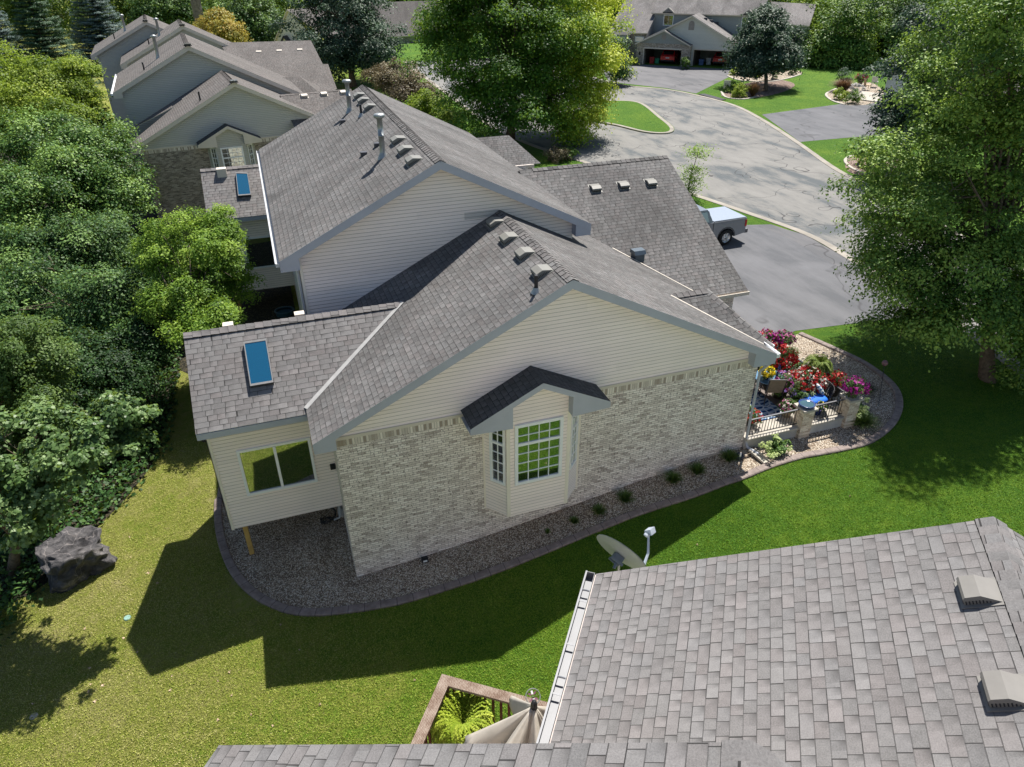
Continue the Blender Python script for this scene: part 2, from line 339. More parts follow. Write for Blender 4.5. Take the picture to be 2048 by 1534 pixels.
patch('road', [tuple(p) for p in fc]+[tuple(p) for p in nc], ROAD, .004)
CURB = plain('curb_concrete', (.28, .255, .22), .85, .2, var=.2, sc=.8)
tag(strip('curb', fc, .42, .035, CURB, .002, side=-1), kind='structure'); tag(strip('curb', nc, .42, .035, CURB, .002, side=-1), kind='structure')
isl = smooth([q[:2] for q in zg((1165, 236), (1190, 208), (1215, 202), (1280, 206), (1322, 235), (1348, 258), (1335, 268), (1290, 266), (1235, 253))], 6, True)
GR2 = LAWN
patch('island_lawn', isl, GR2, .09); tag(strip('curb', isl, .4, .10, CURB, 0, True, side=-1), kind='structure')
patch('driveway', [(14.2, 4.6), (16.5, 5.2)]+[q[:2] for q in zg((1590, 662), (1760, 640))]+[(25.3, 5.4), (26.0, 11.2), (26.3, 15.1), (25.7, 17.2), (22, 18.2), (14.2, 19)], DRIVE, .008)
patch('driveway_apron', [(24.2, 6.0), (25.35, 6.0), (26.0, 11.2), (26.35, 15.1), (25.7, 17.0), (24.9, 17.3), (25.2, 15), (24.9, 11)], DRIVEF, .012)
patch('far_driveway', [q[:2] for q in zg((1524, 229), (1600, 284), (1700, 275), (1800, 268), (1830, 215), (1745, 200), (1690, 207))], DRIVE, .008)
patch('neighbour_driveway', [q[:2] for q in zg((1220, 164), (1330, 176), (1392, 187), (1458, 154))]+[(57.93, 67.83), (47.97, 77.24)]+[q[:2] for q in zg((1235, 134), (1200, 140))], DRIVEF, .008)
# storm drain in the far curb
a, b = onz(1402, 189, -.7), onz(1445, 201, -.7); mb = MB(); d = b-a; d /= np.linalg.norm(d); nn = np.array([-d[1], d[0], 0])
mb.obox(a+(0, 0, .02)-nn*.3, (b-a), nn*.75, (0, 0, .05))
t = tag(mb.build('storm_drain', BLACK), 'dark storm drain grate set in the far kerb below the round tree', 'storm drain')
# gravel bed round the main house, edging stones and shaded soil under the trees at the left
ring_px = [(437, 1005), (440, 1065), (462, 1132), (502, 1182), (560, 1215), (620, 1226), (700, 1220), (800, 1203), (900, 1173), (1000, 1138), (1100, 1098), (1200, 1056), (1300, 1018), (1400, 985), (1480, 956), (1540, 932), (1600, 914), (1680, 899), (1740, 882), (1785, 845), (1798, 805), (1782, 768), (1730, 728), (1672, 700), (1600, 668)]
ring = [ong(*p)[:2] for p in ring_px]; rs = smooth([(-3.4, 7.5), (-3.55, 5.2)]+ring, 5)
patch('gravel_bed', [tuple(p) for p in rs]+[(13.5, 5.4), (13.5, 7.5)], GRAV, .012)
tag(strip('garden_edging', rs, .24, .07, EDGE, .0), 'curving brown moulded edging between the gravel bed and the lawn', 'edging')
shade = [ong(*p)[:2] for p in [(0, 1215), (60, 1190), (95, 1165), (120, 1080), (190, 1060), (250, 1000), (305, 930), (340, 820), (360, 740)]]
shade += [(-3.6, 12), (-3.2, 22), (-6.5, 30), (-9, 60), (-60, 90), (-60, -2)]
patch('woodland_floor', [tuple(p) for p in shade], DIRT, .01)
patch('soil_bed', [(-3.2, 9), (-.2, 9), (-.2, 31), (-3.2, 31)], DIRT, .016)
patch('far_bed', smooth([q[:2] for q in zg((1445, 187), (1455, 194), (1500, 197), (1560, 186), (1590, 170), (1560, 160), (1500, 165))], 4, True), MULCH, .012)
tag(strip('garden_edging', smooth([q[:2] for q in zg((1443, 184), (1452, 195), (1485, 199), (1517, 193))], 4), .25, .08, CONC), 'pale edging arc round the planted island by the round pear tree', 'edging')
bed2 = smooth([q[:2] for q in zg((1700, 345), (1690, 330), (1695, 315), (1740, 305), (1790, 310), (1800, 350), (1740, 352))], 4, True)
patch('far_bed', bed2, MULCH, .012)
tag(strip('garden_edging', smooth([q[:2] for q in zg((1738, 350), (1705, 338), (1690, 322), (1706, 312), (1745, 308))], 5), .22, .08, CONC), 'pale edging arc round the small planted bed beside the right maple', 'edging')
bed3 = smooth([q[:2] for q in zg((1690, 210), (1662, 200), (1655, 188), (1680, 176), (1740, 165), (1770, 190), (1740, 208))], 4, True)
patch('far_bed', bed3, GRAV, .012)
tag(strip('garden_edging', smooth([q[:2] for q in zg((1690, 210), (1665, 202), (1652, 189), (1672, 178))], 5), .25, .08, CONC), 'pale edging round the far patio planting with brown grasses', 'edging')
bed4 = smooth([q[:2] for q in zg((1458, 154), (1480, 160), (1535, 163), (1570, 158), (1605, 148), (1580, 140), (1470, 145))], 4, True)
patch('far_bed', bed4, GRAV, .012)
tag(strip('garden_edging', smooth([q[:2] for q in zg((1455, 152), (1480, 161), (1535, 164), (1572, 158), (1602, 149))], 5), .25, .08, CONC), 'pale edging in front of the planting by the far garage', 'edging')
# ---------------------------------------------------------------- house kit
def frame_of(p, nrm):
    n = Vector(nrm).normalized(); x = Vector((-n.y, n.x, 0)).normalized(); y = n.cross(x); return Matrix((x, y, n)).transposed().to_4x4()
_vent = None
def roof_vent(parent, loc, nrm, name='roof_vent', s=1, mat=None):
    # hood with rounded back, sloping lid and a slotted open face, on a square flashing
    mb = MB(); W = .40*s
    mb.box((-W*.62, -W*.62, 0), (W*.62, W*.62, .012), 0)
    mb.extr([(-W*.5, -W*.5, .012), (-W*.5, -W*.52, .115*s), (-W*.5, -W*.44, .148*s), (-W*.5, W*.02, .155*s), (-W*.5, W*.6, .012)], (W, 0, 0), 0)
    for k in range(11):
        x = -W*.44+k*W*.088
        for sgn in (1,):
            mb.box((x-.008*s, -W*.53, .02), (x+.008*s, -W*.515, .08*s), 1)
    for k in range(9):
        y = -W*.44+k*W*.1; h = .08*s if y < W*.05 else .08*s*(1-(y/W-.05)/.5)
        if h > .03: mb.box((-W*.515, y-.008*s, .02), (-W*.5, y+.008*s, h), 1); mb.box((W*.5, y-.008*s, .02), (W*.515, y+.008*s, h), 1)
    o = mb.build(name, [mat or VENTM, BLACK], parent); o.matrix_local = Matrix.Translation(tuple(float(q) for q in loc)) @ frame_of(loc, nrm); return o
def window(parent, o, ux, w, h, nx=1, ny=1, fr=.07, name='window', muntin=.02, mid=None, sub=True, gm=None):
    # o lower-left corner, ux unit vector to the right (outside view), normal = ux x up outward
    o = np.array(o, float); ux = np.array(ux, float); uz = np.array([0, 0, 1.]); n = np.cross(ux, uz); n /= np.linalg.norm(n)
    mb = MB()
    for a, b, c, d in ((0, 0, w, fr), (0, h-fr, w, fr), (0, fr, fr, h-2*fr), (w-fr, fr, fr, h-2*fr)):
        mb.obox(o+ux*a+uz*b-n*.03, ux*c, uz*d, n*.07)
    if mid: mb.obox(o+ux*fr+uz*(mid-fr*.5)-n*.03, ux*(w-2*fr), uz*fr*.9, n*.067)
    for k in range(1, nx): mb.obox(o+ux*(fr+(w-2*fr)*k/nx-muntin/2)+uz*fr-n*.02, ux*muntin, uz*(h-2*fr), n*.045)
    rows = [h*k/ny for k in range(1, ny)] if not mid else [fr+(mid-fr)*k/4 for k in range(1, 4)]+[mid+(h-fr-mid)/2]
    if ny == 1 and not mid: rows = []
    for z in rows: mb.obox(o+ux*fr+uz*(z-muntin/2)-n*.02, ux*(w-2*fr), uz*muntin, n*.043)
    g = MB(); g.poly([o+ux*fr*.9+uz*fr*.9+n*.004, o+ux*(w-fr*.9)+uz*fr*.9+n*.004, o+ux*(w-fr*.9)+uz*(h-fr*.9)+n*.004, o+ux*fr*.9+uz*(h-fr*.9)+n*.004])
    if sub:
        f = mb.build(name, TRIMW, parent); g.build('pane', gm or GLG, f); return f
    k = len(mb.v); mb.v += g.v; mb.f += [tuple(i+k for i in q) for q in g.f]; mb.m += [1]; return mb.build(name, [TRIMW, gm or GLG], parent)
def gutter(parent, a, b, n, mat=None, w=.11, hangers=False, name='gutter'):
    a, b, n = (np.array(q, float) for q in (a, b, n)); n /= np.linalg.norm(n); d = b-a; mb = MB(); z = np.array([0, 0, 1.])
    mb.obox(a, d, n*w, z*.008); mb.obox(a+n*w, d, n*.006, z*w); mb.obox(a, d, n*.006, z*w); mb.obox(a+n*(w-.014)+z*w, d, n*.026, z*.012)
    L = np.linalg.norm(d); dd = d/L
    for q in (a, b-dd*.008): mb.obox(q+z*.008, dd*.008, n*w, z*(w-.01))
    if hangers:
        k = .55
        while k < L:
            mb.obox(a+dd*k+z*(w-.03)+n*.006, dd*.03, n*(w-.006), z*.004); k += .8
    return mb.build(name, mat or TRIM, parent)
def gable_roof(parent, y0, y1, xp, zp, xl, xr, m, th=.10, mat=None, trim=None, ml=None, front=True, name='roof', capname='ridge_cap'):
    # ridge along y; returns nothing; makes two slopes, rake boards, ridge cap
    mat = mat or SH['main']; trim = trim or TRIM; zl, zr = zp-m*(xp-xl), zp-m*(xr-xp)
    mb = MB()
    mb.slab([(xl, y0, zl), (xp, y0, zp), (xp, y1, zp), (xl, y1, zl)], th*.35, 0, 1); mb.slab([(xp, y0, zp), (xr, y0, zr), (xr, y1, zr), (xp, y1, zp)], th*.35, 0, 1)
    mb.build(name, [mat, trim], parent)
    cap = MB(); n = max(2, int((y1-y0)/.2)); dy = (y1-y0)/n; wd = .15
    for i in range(n):
        a = y0+i*dy; b = a+dy*1.06 if i < n-1 else y1; h0 = .026; h1 = .012
        L0 = (xp-wd, a, zp-m*wd+h0); T0 = (xp, a, zp+h0); R0 = (xp+wd, a, zp-m*wd+h0); L1 = (xp-wd, b, zp-m*wd+h1); T1 = (xp, b, zp+h1); R1 = (xp+wd, b, zp-m*wd+h1)
        uvo = i*.37
        cap.poly([L0, T0, T1, L1], 0, [(uvo, .02), (uvo+.15, .02), (uvo+.15, .13), (uvo, .13)]); cap.poly([T0, R0, R1, T1], 0, [(uvo, .02), (uvo+.15, .02), (uvo+.15, .13), (uvo, .13)])
        cap.poly([L0, (L0[0], a, L0[2]-h0), (xp, a, zp), T0], 1); cap.poly([T0, (xp, a, zp), (R0[0], a, R0[2]-h0), R0], 1)
        cap.poly([L0, L1, (L1[0], b, L1[2]-h1), (L0[0], a, L0[2]-h0)], 1); cap.poly([R1, R0, (R0[0], a, R0[2]-h0), (R1[0], b, R1[2]-h1)], 1)
    cap.build(capname, [mat, DARKIN], parent)
    fb = MB(); e = th*.35+.003
    if front:
        for x0, z0, x1, z1 in ((xl, zl, xp, zp), (xp, zp, xr, zr)):
            fb.extr([(x0, y0+.006, z0-e), (x1, y0+.006, z1-e), (x1, y0+.006, z1-e-.20), (x0, y0+.006, z0-e-.20)], (0, .03, 0))
        fb.build('rake_board', trim, parent)
        so_ = MB()
        for x0, z0, x1, z1 in ((xl, zl, xp, zp), (xp, zp, xr, zr)): so_.slab([(x0, y0+.04, z0-e-.12), (x1, y0+.04, z1-e-.12), (x1, -y0*0+y0+.34, z1-e-.12), (x0, y0+.34, z0-e-.12)], .01)
        so_.build('soffit', trim, parent)
def ret(parent, x0, x1, y0, z0, z1, dep, slopez, mat):   # boxed eave return, triangle face in the gable plane
    mb = MB(); mb.extr([(x0, y0, z0), (x1, y0, z0), (x1, y0, slopez)], (0, dep, 0)); mb.build('eave_return', mat, parent)
# ================================================================ MAIN DUPLEX
main = empty('duplex_house', (6, 2, -1.4), 0, 'nearest pale brick duplex with beige gables, bay window and skylight porch', 'house')
main.location = (0, 0, 0)
ZP, XP, XL, XR, M1 = 5.89, 5.93, -.51, 12.31, .4976
def z1(x): return ZP-M1*abs(x-XP)
ZF = 2.47
mb = MB()   # brick walls with stepping base
xs = [0, 1.2, 2.6, 4.1, 6.4, 7.7, 9.2, 10.5, 12]
for a, b in zip(xs, xs[1:]): mb.poly([(a, 0, gz(a)-.02), (b, 0, gz(b)-.02), (b, 0, ZF-.2), (a, 0, ZF-.2)])
mb.poly([(0, 5.2, gz(0)-.3), (0, 0, gz(0)-.3), (0, 0, ZF-.2), (0, 5.2, ZF-.2)]); mb.poly([(12, 0, -1), (12, 6, -1), (12, 6, ZF+.2), (12, 0, ZF+.2)])
mb.build('brick_wall', BR, main)
mb = MB()   # soldier course
k = 0; x = 0.0
mb.obox((0, -.012, ZF-.2), (12, 0, 0), (0, .02, 0), (0, 0, .2))
t = NT('brick_soldier'); uv = t.uv(); bt = t.n('TexBrick', {'Vector': t.map(uv, loc=(0, .0, 0)), 'Color1': (0, 0, 0), 'Color2': (1, 1, 1), 'Mortar': (.5, .5, .5), 'Scale': 1.0, 'Mortar Size': .007, 'Brick Width': .068, 'Row Height': 5.0}, offset=0)
cc = t.ramp(t.math('MULTIPLY_ADD', t.noise(uv, 30, 3), .5, t.math('ADD', bt.outputs['Color'], -.3)), [(.1, (.34, .28, .23)), (.4, (.55, .49, .42)), (.8, (.78, .72, .64))]); t.fin(t.mix(bt.outputs['Fac'], cc, (.36, .32, .28)), .9, .2)
mb.build('soldier_course', t.m, main)
mb = MB()   # stepping foundation that shows below the brick
for a, b, h in ((9.05, 9.95, .14), (7.6, 7.85, .08), (10.4, 11.9, .10), (0, .35, .03)): MB().obox((a, -.03, min(gz(a), gz(b))-.2), (b-a, 0, 0), (0, .028, 0), (0, 0, .2+h)).build('foundation', CONC, main)
mb = MB(); mb.poly([(0, .005, ZF), (12, .005, ZF), (12, .005, z1(12)-.1), (XP, .005, ZP-.12), (0, .005, z1(0)-.1)])
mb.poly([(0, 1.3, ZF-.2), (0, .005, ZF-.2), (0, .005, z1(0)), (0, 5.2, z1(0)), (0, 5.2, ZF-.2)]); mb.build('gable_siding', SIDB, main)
mb = MB(); mb.obox((-.02, -.03, ZF-.01), (12.04, 0, 0), (0, .035, 0), (0, 0, .09)); mb.build('frieze_board', TRIMB, main)
mb = MB(); sl0 = 1.35        # left slope (cut back for the porch valley), right slope
mb.slab([(XL, -.32, z1(XL)), (XP, -.32, ZP), (XP, 5.25, ZP), (2.9, 5.25, z1(2.9)), (2.55, 3.47, z1(2.55)), (XL, 1.32, z1(XL))], .035, 0, 1)
mb.slab([(2.55, 3.47, z1(2.55)), (2.9, 5.25, z1(2.9)), (XL, 5.25, z1(XL))], .035, 0, 1)
mb.slab([(XP, -.32, ZP), (XR, -.32, z1(XR)), (XR, 7.2, z1(XR)), (8.3, 9.2, z1(8.3)), (8.3, 5.25, z1(8.3)), (XP, 5.25, ZP)], .035, 0, 1)
mb.build('roof', [SH['main'], TRIM], main)
# ridge cap as separate overlapping caps
def ridge(parent, a, b, m, mat, wd=.15, name='ridge_cap', st=.2):
    a, b = np.array(a, float), np.array(b, float); d = b-a; L = np.linalg.norm(d); d /= L; s_ = np.cross(d, (0, 0, 1)); s_ /= np.linalg.norm(s_); up = np.cross(s_, d); cap = MB(); n = int(L/st)
    for i in range(n):
        p = a+d*i*L/n; q = a+d*min((i+1.08)*L/n, L); h0, h1 = .026, .011; k = random.random()*3
        e = (-up*m*wd)
        A = [p-s_*wd+e+up*h0, p+up*h0, p+s_*wd+e+up*h0]; B = [q-s_*wd+e+up*h1, q+up*h1, q+s_*wd+e+up*h1]
        uvq = [(k, .03), (k+.12, .03), (k+.12, .13), (k, .13)]
        cap.poly([A[0], A[1], B[1], B[0]], 0, uvq); cap.poly([A[1], A[2], B[2], B[1]], 0, uvq)
        cap.poly([A[0], A[0]-up*h0, A[1]-up*h0, A[1]], 1); cap.poly([A[1], A[1]-up*h0, A[2]-up*h0, A[2]], 1)
        cap.poly([A[0], B[0], B[0]-up*h1, A[0]-up*h0], 1); cap.poly([A[2], A[2]-up*h0, B[2]-up*h1, B[2]], 1)
    return cap.build(name, [mat, DARKIN], parent)
ridge(main, (XP, -.32, ZP), (XP, 5.2, ZP), M1, SH['main'])
def rakes(parent, y0, xl, xp, xr, zp, m, trim, h=.2, dep=.3, e=.038):
    zl, zr = zp-m*(xp-xl), zp-m*(xr-xp); fb = MB()
    for x0, z0, x1, zz in ((xl, zl, xp, zp), (xp, zp, xr, zr)): fb.extr([(x0, y0+.006, z0-e), (x1, y0+.006, zz-e), (x1, y0+.006, zz-e-h), (x0, y0+.006, z0-e-h)], (0, .03, 0))
    fb.build('rake_board', trim, parent); q = MB()
    for x0, z0, x1, zz in ((xl, zl, xp, zp), (xp, zp, xr, zr)): q.slab([(x0, y0+.037, z0-e-h+.04), (x1, y0+.037, zz-e-h+.04), (x1, y0+dep, zz-e-h+.04), (x0, y0+dep, z0-e-h+.04)], .01)
    q.build('soffit', trim, parent)
rakes(main, -.32, XL, XP, XR, ZP, M1, TRIM)
mb = MB(); mb.extr([(XL, -.30, z1(XL)-.24), (XL+.02, -.30, z1(XL)-.30), (.02, -.30, z1(XL)-.30), (.02, -.30, z1(.02)-.24)], (0, .31, 0)); mb.box((XL, .01, z1(XL)-.26), (0, 1.3, z1(XL)-.24)); mb.build('eave_return', TRIM, main)
mb = MB(); mb.extr([(XR, -.30, z1(XR)-.24), (XR, -.30, z1(XR)-.32), (11.6, -.30, z1(XR)-.32), (11.6, -.30, z1(11.6)-.24)], (0, .31, 0)); mb.build('eave_return', TRIM, main)
gutter(main, (XR, -.3, z1(XR)-.15), (XR, .45, z1(XR)-.15), (1, 0, 0), TRIMW, .12)
# downspout at the right corner with kick-out onto a splash strip
mb = MB(); gzc = z1(XR)-.15
mb.tube([(12.37, -.2, gzc), (12.36, -.2, gzc-.12), (12.12, -.14, gzc-.34), (12.06, -.06, gzc-.5), (12.06, -.06, -.45), (12.08, -.16, -.6), (12.2, -.55, -.62)], .045, 6)
mb.build('downspout', TRIM, main)
mb = MB(); mb.obox((12.1, -.95, -.66), (.22, .02, 0), (-.09, .62, .05), (0, 0, .02)); mb.obox((12.08, -.95, -.66), (.02, 0, 0), (-.09, .62, .05), (0, 0, .07)); mb.obox((12.3, -.95, -.66), (.02, 0, 0), (-.09, .62, .05), (0, 0, .07))
tag(mb.build('splash_block', CONC), 'pale trough carrying rainwater from the corner downspout across the edging', 'splash block')
# ---- house 2 (the high half)
ZP2, XP2, XL2, XR2, D, D2, M2 = 7.56, 4.145, -.51, 8.8, 5.2, 18.4, .4976
def z2(x): return ZP2-M2*abs(x-XP2)
mb = MB(); mb.poly([(0, D, -2.3), (12, D, -2.3), (12, D, 2.2), (8.32, D, 2.2), (8.32, D, z2(8.32)-.1), (XP2, D, ZP2-.12), (0, D, z2(0)-.1)])
mb.poly([(0, D2, -2.4), (0, D, -2.4), (0, D, z2(0)), (0, D2, z2(0))]); mb.poly([(8.32, D, 3), (8.32, D2, 3), (8.32, D2, z2(8.32)), (8.32, D, z2(8.32))])
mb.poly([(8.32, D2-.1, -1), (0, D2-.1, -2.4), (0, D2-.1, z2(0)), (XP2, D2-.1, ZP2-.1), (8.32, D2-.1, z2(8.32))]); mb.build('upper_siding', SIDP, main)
SIDR = siding('siding_replaced', (.60, .55, .50))
MB().obox((4.85, D-.012, 5.72), (1.05, 0, 0), (0, .01, 0), (0, 0, .21)).build('siding_patch', SIDR, main); MB().obox((.06, D-.012, 3.0), (2.25, 0, 0), (0, .01, 0), (0, 0, .32)).build('siding_patch', SIDR, main)
mb = MB(); mb.obox((-.02, D-.02, -2.3), (.1, 0, 0), (0, .019, 0), (0, 0, z2(0)+2.1)); mb.obox((-.02, D-.02, -2.3), (.019, 0, 0), (0, .12, 0), (0, 0, z2(0)+2.1)); mb.build('corner_board', BEIGE, main)
mb = MB(); mb.slab([(XL2, D-.32, z2(XL2)), (XP2, D-.32, ZP2), (XP2, D2, ZP2), (XL2, D2, z2(XL2))], .035, 0, 1); mb.slab([(XP2, D-.32, ZP2), (XR2, D-.32, z2(XR2)), (XR2, D2, z2(XR2)), (XP2, D2, ZP2)], .035, 0, 1)
mb.build('roof', [SH['main'], TRIM], main)
ridge(main, (XP2, D-.32, ZP2), (XP2, D2, ZP2), M2, SH['main']); rakes(main, D-.32, XL2, XP2, XR2, ZP2, M2, TRIM)
mb = MB(); mb.extr([(XL2, D-.30, z2(XL2)-.24), (XL2, D-.30, z2(XL2)-.32), (.02, D-.30, z2(XL2)-.32), (.02, D-.30, z2(.02)-.24)], (0, .31, 0)); mb.build('eave_return', TRIM, main)
mb = MB(); mb.extr([(XR2, D-.30, z2(XR2)-.24), (XR2, D-.30, z2(XR2)-.36), (8.3, D-.30, z2(XR2)-.36), (8.3, D-.30, z2(8.3)-.24)], (0, .31, 0)); mb.build('eave_return', TRIM, main)
mb = MB(); mb.box((XL2, D, z2(XL2)-.26), (0, D2, z2(XL2)-.24)); mb.build('soffit', TRIM, main)
gutter(main, (XL2, D-.32, z2(XL2)-.15), (XL2, D2, z2(XL2)-.15), (-1, 0, 0), plain('gutter_light', (.46, .47, .48), .45), .10)
mb = MB(); mb.box((-.07, D+.35, -2.3), (.0, D+.47, z2(XL2)-.2)); mb.build('downspout', TRIM, main)
window(main, (-.01, 8.6, .4), (0, -1, 0), 2.2, 1.5, 2, 1)
# ---- garage wing between the halves
GX1, GYR, GZR, GYE = 14.53, 10.4, 5.55, 4.2; MG = .5
def zgar(y): return GZR-MG*abs(y-GYR)
mb = MB(); mb.slab([(8.4, GYR, GZR), (8.4, GYE+2.0, zgar(GYE+2.0)), (12.5, GYE+.0, zgar(GYE)), (GX1, GYE, zgar(GYE)), (GX1, GYR, GZR)], .035, 0, 1)
mb.slab([(8.4, GYR, GZR), (GX1, GYR, GZR), (GX1, GYR+6.2, zgar(GYR+6.2)), (8.4, GYR+6.2, zgar(GYR+6.2))], .035, 0, 1); mb.build('garage_roof', [SH['main'], TRIMB], main)
ridge(main, (8.9, GYR, GZR), (GX1, GYR, GZR), MG, SH['main'])
mb = MB(); mb.poly([(14.2, 4.45, -.9), (14.2, 16.4, -.9), (14.2, 16.4, zgar(16.4)), (14.2, GYR, GZR-.05), (14.2, 4.45, zgar(4.45))]); mb.poly([(12, 4.45, -.9), (14.2, 4.45, -.9), (14.2, 4.45, 2.35), (12, 4.45, 2.35)]); mb.poly([(14.2, 16.4, -.9), (8.3, 16.4, -.9), (8.3, 16.4, 2.4), (14.2, 16.4, 2.4)]); mb.build('garage_wall', BR, main)
for y in (5.2, 10.9): 
    mb = MB(); mb.box((14.17, y, -.7), (14.24, y+4.8, 1.5)); mb.build('garage_door', plain('garage_door_beige', (.6, .56, .5)), main)
gutter(main, (12.7, GYE, zgar(GYE)-.13), (GX1, GYE, zgar(GYE)-.13), (0, -1, 0), TRIMB, .11)
# porch hip roof at the right corner
HY, HZ, HX0, HX1, HE, HEZ = 2.3, 3.72, 10.2, 11.5, 12.62, 2.6
mb = MB()
mb.slab([(12.32, .32, 2.62), (HE, .32, HEZ), (HX1, HY, HZ), (HX0, HY, HZ)], .03, 0, 1)
mb.slab([(HE, .32, HEZ), (HE, 4.25, HEZ), (HX1, HY, HZ)], .03, 0, 1); mb.slab([(HX0, HY, HZ), (HX1, HY, HZ), (HE, 4.25, HEZ), (12.3, 4.25, 2.62)], .03, 0, 1); mb.build('porch_roof', [SH['main'], TRIM], main)
ridge(main, (HX0+.05, HY, HZ), (HX1, HY, HZ), .5, SH['main'], name='ridge_cap'); ridge(main, (HE, .32, HEZ), (HX1, HY, HZ), .35, SH['main'], name='hip_cap')
gutter(main, (HE, .32, HEZ-.12), (HE, 4.2, HEZ-.12), (1, 0, 0), TRIMW, .1)
def flashing(parent, a, b, n, w=.05, mat=None):
    a, b = np.array(a, float), np.array(b, float); d = b-a; s_ = np.cross(d, (0, 0, 1)); s_ /= np.linalg.norm(s_); mb = MB(); mb.obox(a-s_*w/2+(0, 0, .004), d, s_*w, (0, 0, .012)); return mb.build('valley_flashing', mat or TRIMW, parent)
flashing(main, (10.24, 2.22, 3.745), (12.31, .30, 2.70), None, .045, TRIMB); flashing(main, (12.45, 4.3, 2.66), (10.4, 6.45, 3.69), None, .04, TRIMB)
# second far porch roof seen past the ridge
p0, p1, p2 = onz(972, 272, 4.1), onz(1020, 272, 4.1), onz(1085, 326, 3.0); yq = (p0[1]+p1[1])/2
mb = MB(); mb.slab([(p0[0]-1.6, yq, 4.1), (p1[0], yq, 4.1), (p2[0]-.1, p2[1], 3.0), (p0[0]-.5, p2[1], 3.0)], .03, 0, 1); mb.slab([(p1[0], yq, 4.1), (p2[0]-.1, yq+(yq-p2[1]), 3.0), (p2[0]-.1, p2[1], 3.0)], .03, 0, 1)
mb.slab([(p1[0], yq, 4.1), (p0[0]-1.6, yq, 4.1), (p0[0]-.5, 2*yq-p2[1], 3.), (p2[0]-.1, 2*yq-p2[1], 3.0)], .03, 0, 1); mb.build('porch_roof', [SH['main'], TRIM], main)
mb = MB(); mb.box((8.3, yq-2, -.8), (p2[0]-.5, 2*yq-p2[1]-.3, 3.0)); mb.build('porch_wall', BR, main)
# ---- back porch wing with skylight (left)
MS, SYR, SZR, SXW, SYE = .721, 3.45, 4.21, -3.12, .95
def zs(y): return SZR-MS*abs(y-SYR)
zle = zs(1.32)
mb = MB(); mb.slab([(SXW, SYE+.25, zs(SYE+.25)), (-.5, SYE+.25, zs(SYE+.25)), (-.5, 1.32, zs(1.32)), (2.5, SYR, SZR), (SXW, SYR, SZR)], .035, 0, 1)
mb.slab([(SXW, SYR, SZR), (2.5, SYR, SZR), (-.2, 5.15, z1(-.2)), (-.2, 5.6, zs(5.6)), (SXW, 5.9, zs(5.9))], .035, 0, 1); mb.build('porch_wing_roof', [SH['sun'], TRIM], main)
ridge(main, (SXW, SYR, SZR), (2.5, SYR, SZR), .6, SH['sun'], st=.21)
flashing(main, (-.52, 1.30, zs(1.3)+.03), (2.5, 3.44, SZR+.0), None, .13, plain('flashing_grey', (.34, .335, .325), .5))
mb = MB(); ye, zeb = SYE+.25, zs(SYE+.25); mb.obox((SXW, ye+.005, zeb-.2), (2.6, 0, 0), (0, .03, 0), (0, 0, .165)); mb.box((SXW, ye+.035, zeb-.2), (-.51, 1.95, zeb-.18)); mb.build('fascia', TRIM, main)
mb = MB()
sz0 = -1.16
mb.poly([(-3.03, 1.95, sz0), (0, 1.95, sz0), (0, 1.95, zeb-.15), (-3.03, 1.95, zeb-.15)]); mb.poly([(-3.03, 5.2, sz0), (-3.03, 1.95, sz0), (-3.03, 1.95, zs(1.95)-.05), (-3.03, SYR, SZR-.08), (-3.03, 5.2, zs(5.2)-.05)])
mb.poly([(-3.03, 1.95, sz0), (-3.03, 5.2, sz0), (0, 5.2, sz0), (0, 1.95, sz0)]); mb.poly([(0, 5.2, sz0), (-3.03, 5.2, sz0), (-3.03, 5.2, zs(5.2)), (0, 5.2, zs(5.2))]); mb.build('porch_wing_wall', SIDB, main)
mb = MB(); mb.obox((-3.05, 1.93, sz0-.01), (.09, 0, 0), (0, .02, 0), (0, 0, zeb-.16-sz0)); mb.obox((-3.05, 1.93, sz0-.01), (.02, 0, 0), (0, .1, 0), (0, 0, zeb-.16-sz0)); mb.build('corner_board', BEIGE, main)
f = window(main, (-2.42, 1.94, -.10), (1, 0, 0), 1.87, 1.50, 1, 1, .07); mb = MB(); mb.obox((-1.52, 1.90, -.04), (.07, 0, 0), (0, .05, 0), (0, 0, 1.38)); mb.build('mullion', TRIMW, f)
mb = MB(); mb.box((-.16, 1.90, .2), (-.02, 1.95, .38)); mb.build('wall_lamp', BLACK, main)
def skylight(parent, pts, nrm, name='skylight'):
    P = [np.array(p, float) for p in pts]; n = np.array(nrm, float); n /= np.linalg.norm(n); mb = MB(); c = sum(P)/4
    for i in range(4):
        a, b = P[i], P[(i+1) % 4]; q0 = a+(c-a)*.09; q1 = b+(c-b)*.09; h = .13
        mb.poly([a, b, b+n*h, a+n*h], 1); mb.poly([a+n*h, b+n*h, q1+n*h, q0+n*h], 0); mb.poly([q0+n*h, q1+n*h, q1+n*(h-.03), q0+n*(h-.03)], 0)
    o = mb.build(name, [TRIMW if name == 'x' else plain('skylight_frame', (.24, .235, .23), .4), plain('skylight_curb', (.06, .06, .065), .5)], parent)
    g = MB(); g.poly([p+(c-p)*.085+n*.115 for p in P]); g.build('pane', GLB, o); return o
ns = (0, -MS, 1); ks = SZR-MS*SYR
skylight(main, [(-1.72, 1.98, zs(1.98)), (-1.16, 1.98, zs(1.98)), (-1.16, 3.0, zs(3.0)), (-1.72, 3.0, zs(3.0))], ns)
mb = MB(); mb.tube([(-2.7, 1.75+.35, -2.4), (-2.7, 2.1, sz0)], .09, 4); mb.build('post', WOODP, main); mb = MB(); mb.tube([(-2.7, 4.9, -2.4), (-2.7, 4.9, sz0)], .09, 4); mb.build('post', WOODP, main)
mb = MB()   # meter, pipes and hoses below the wing
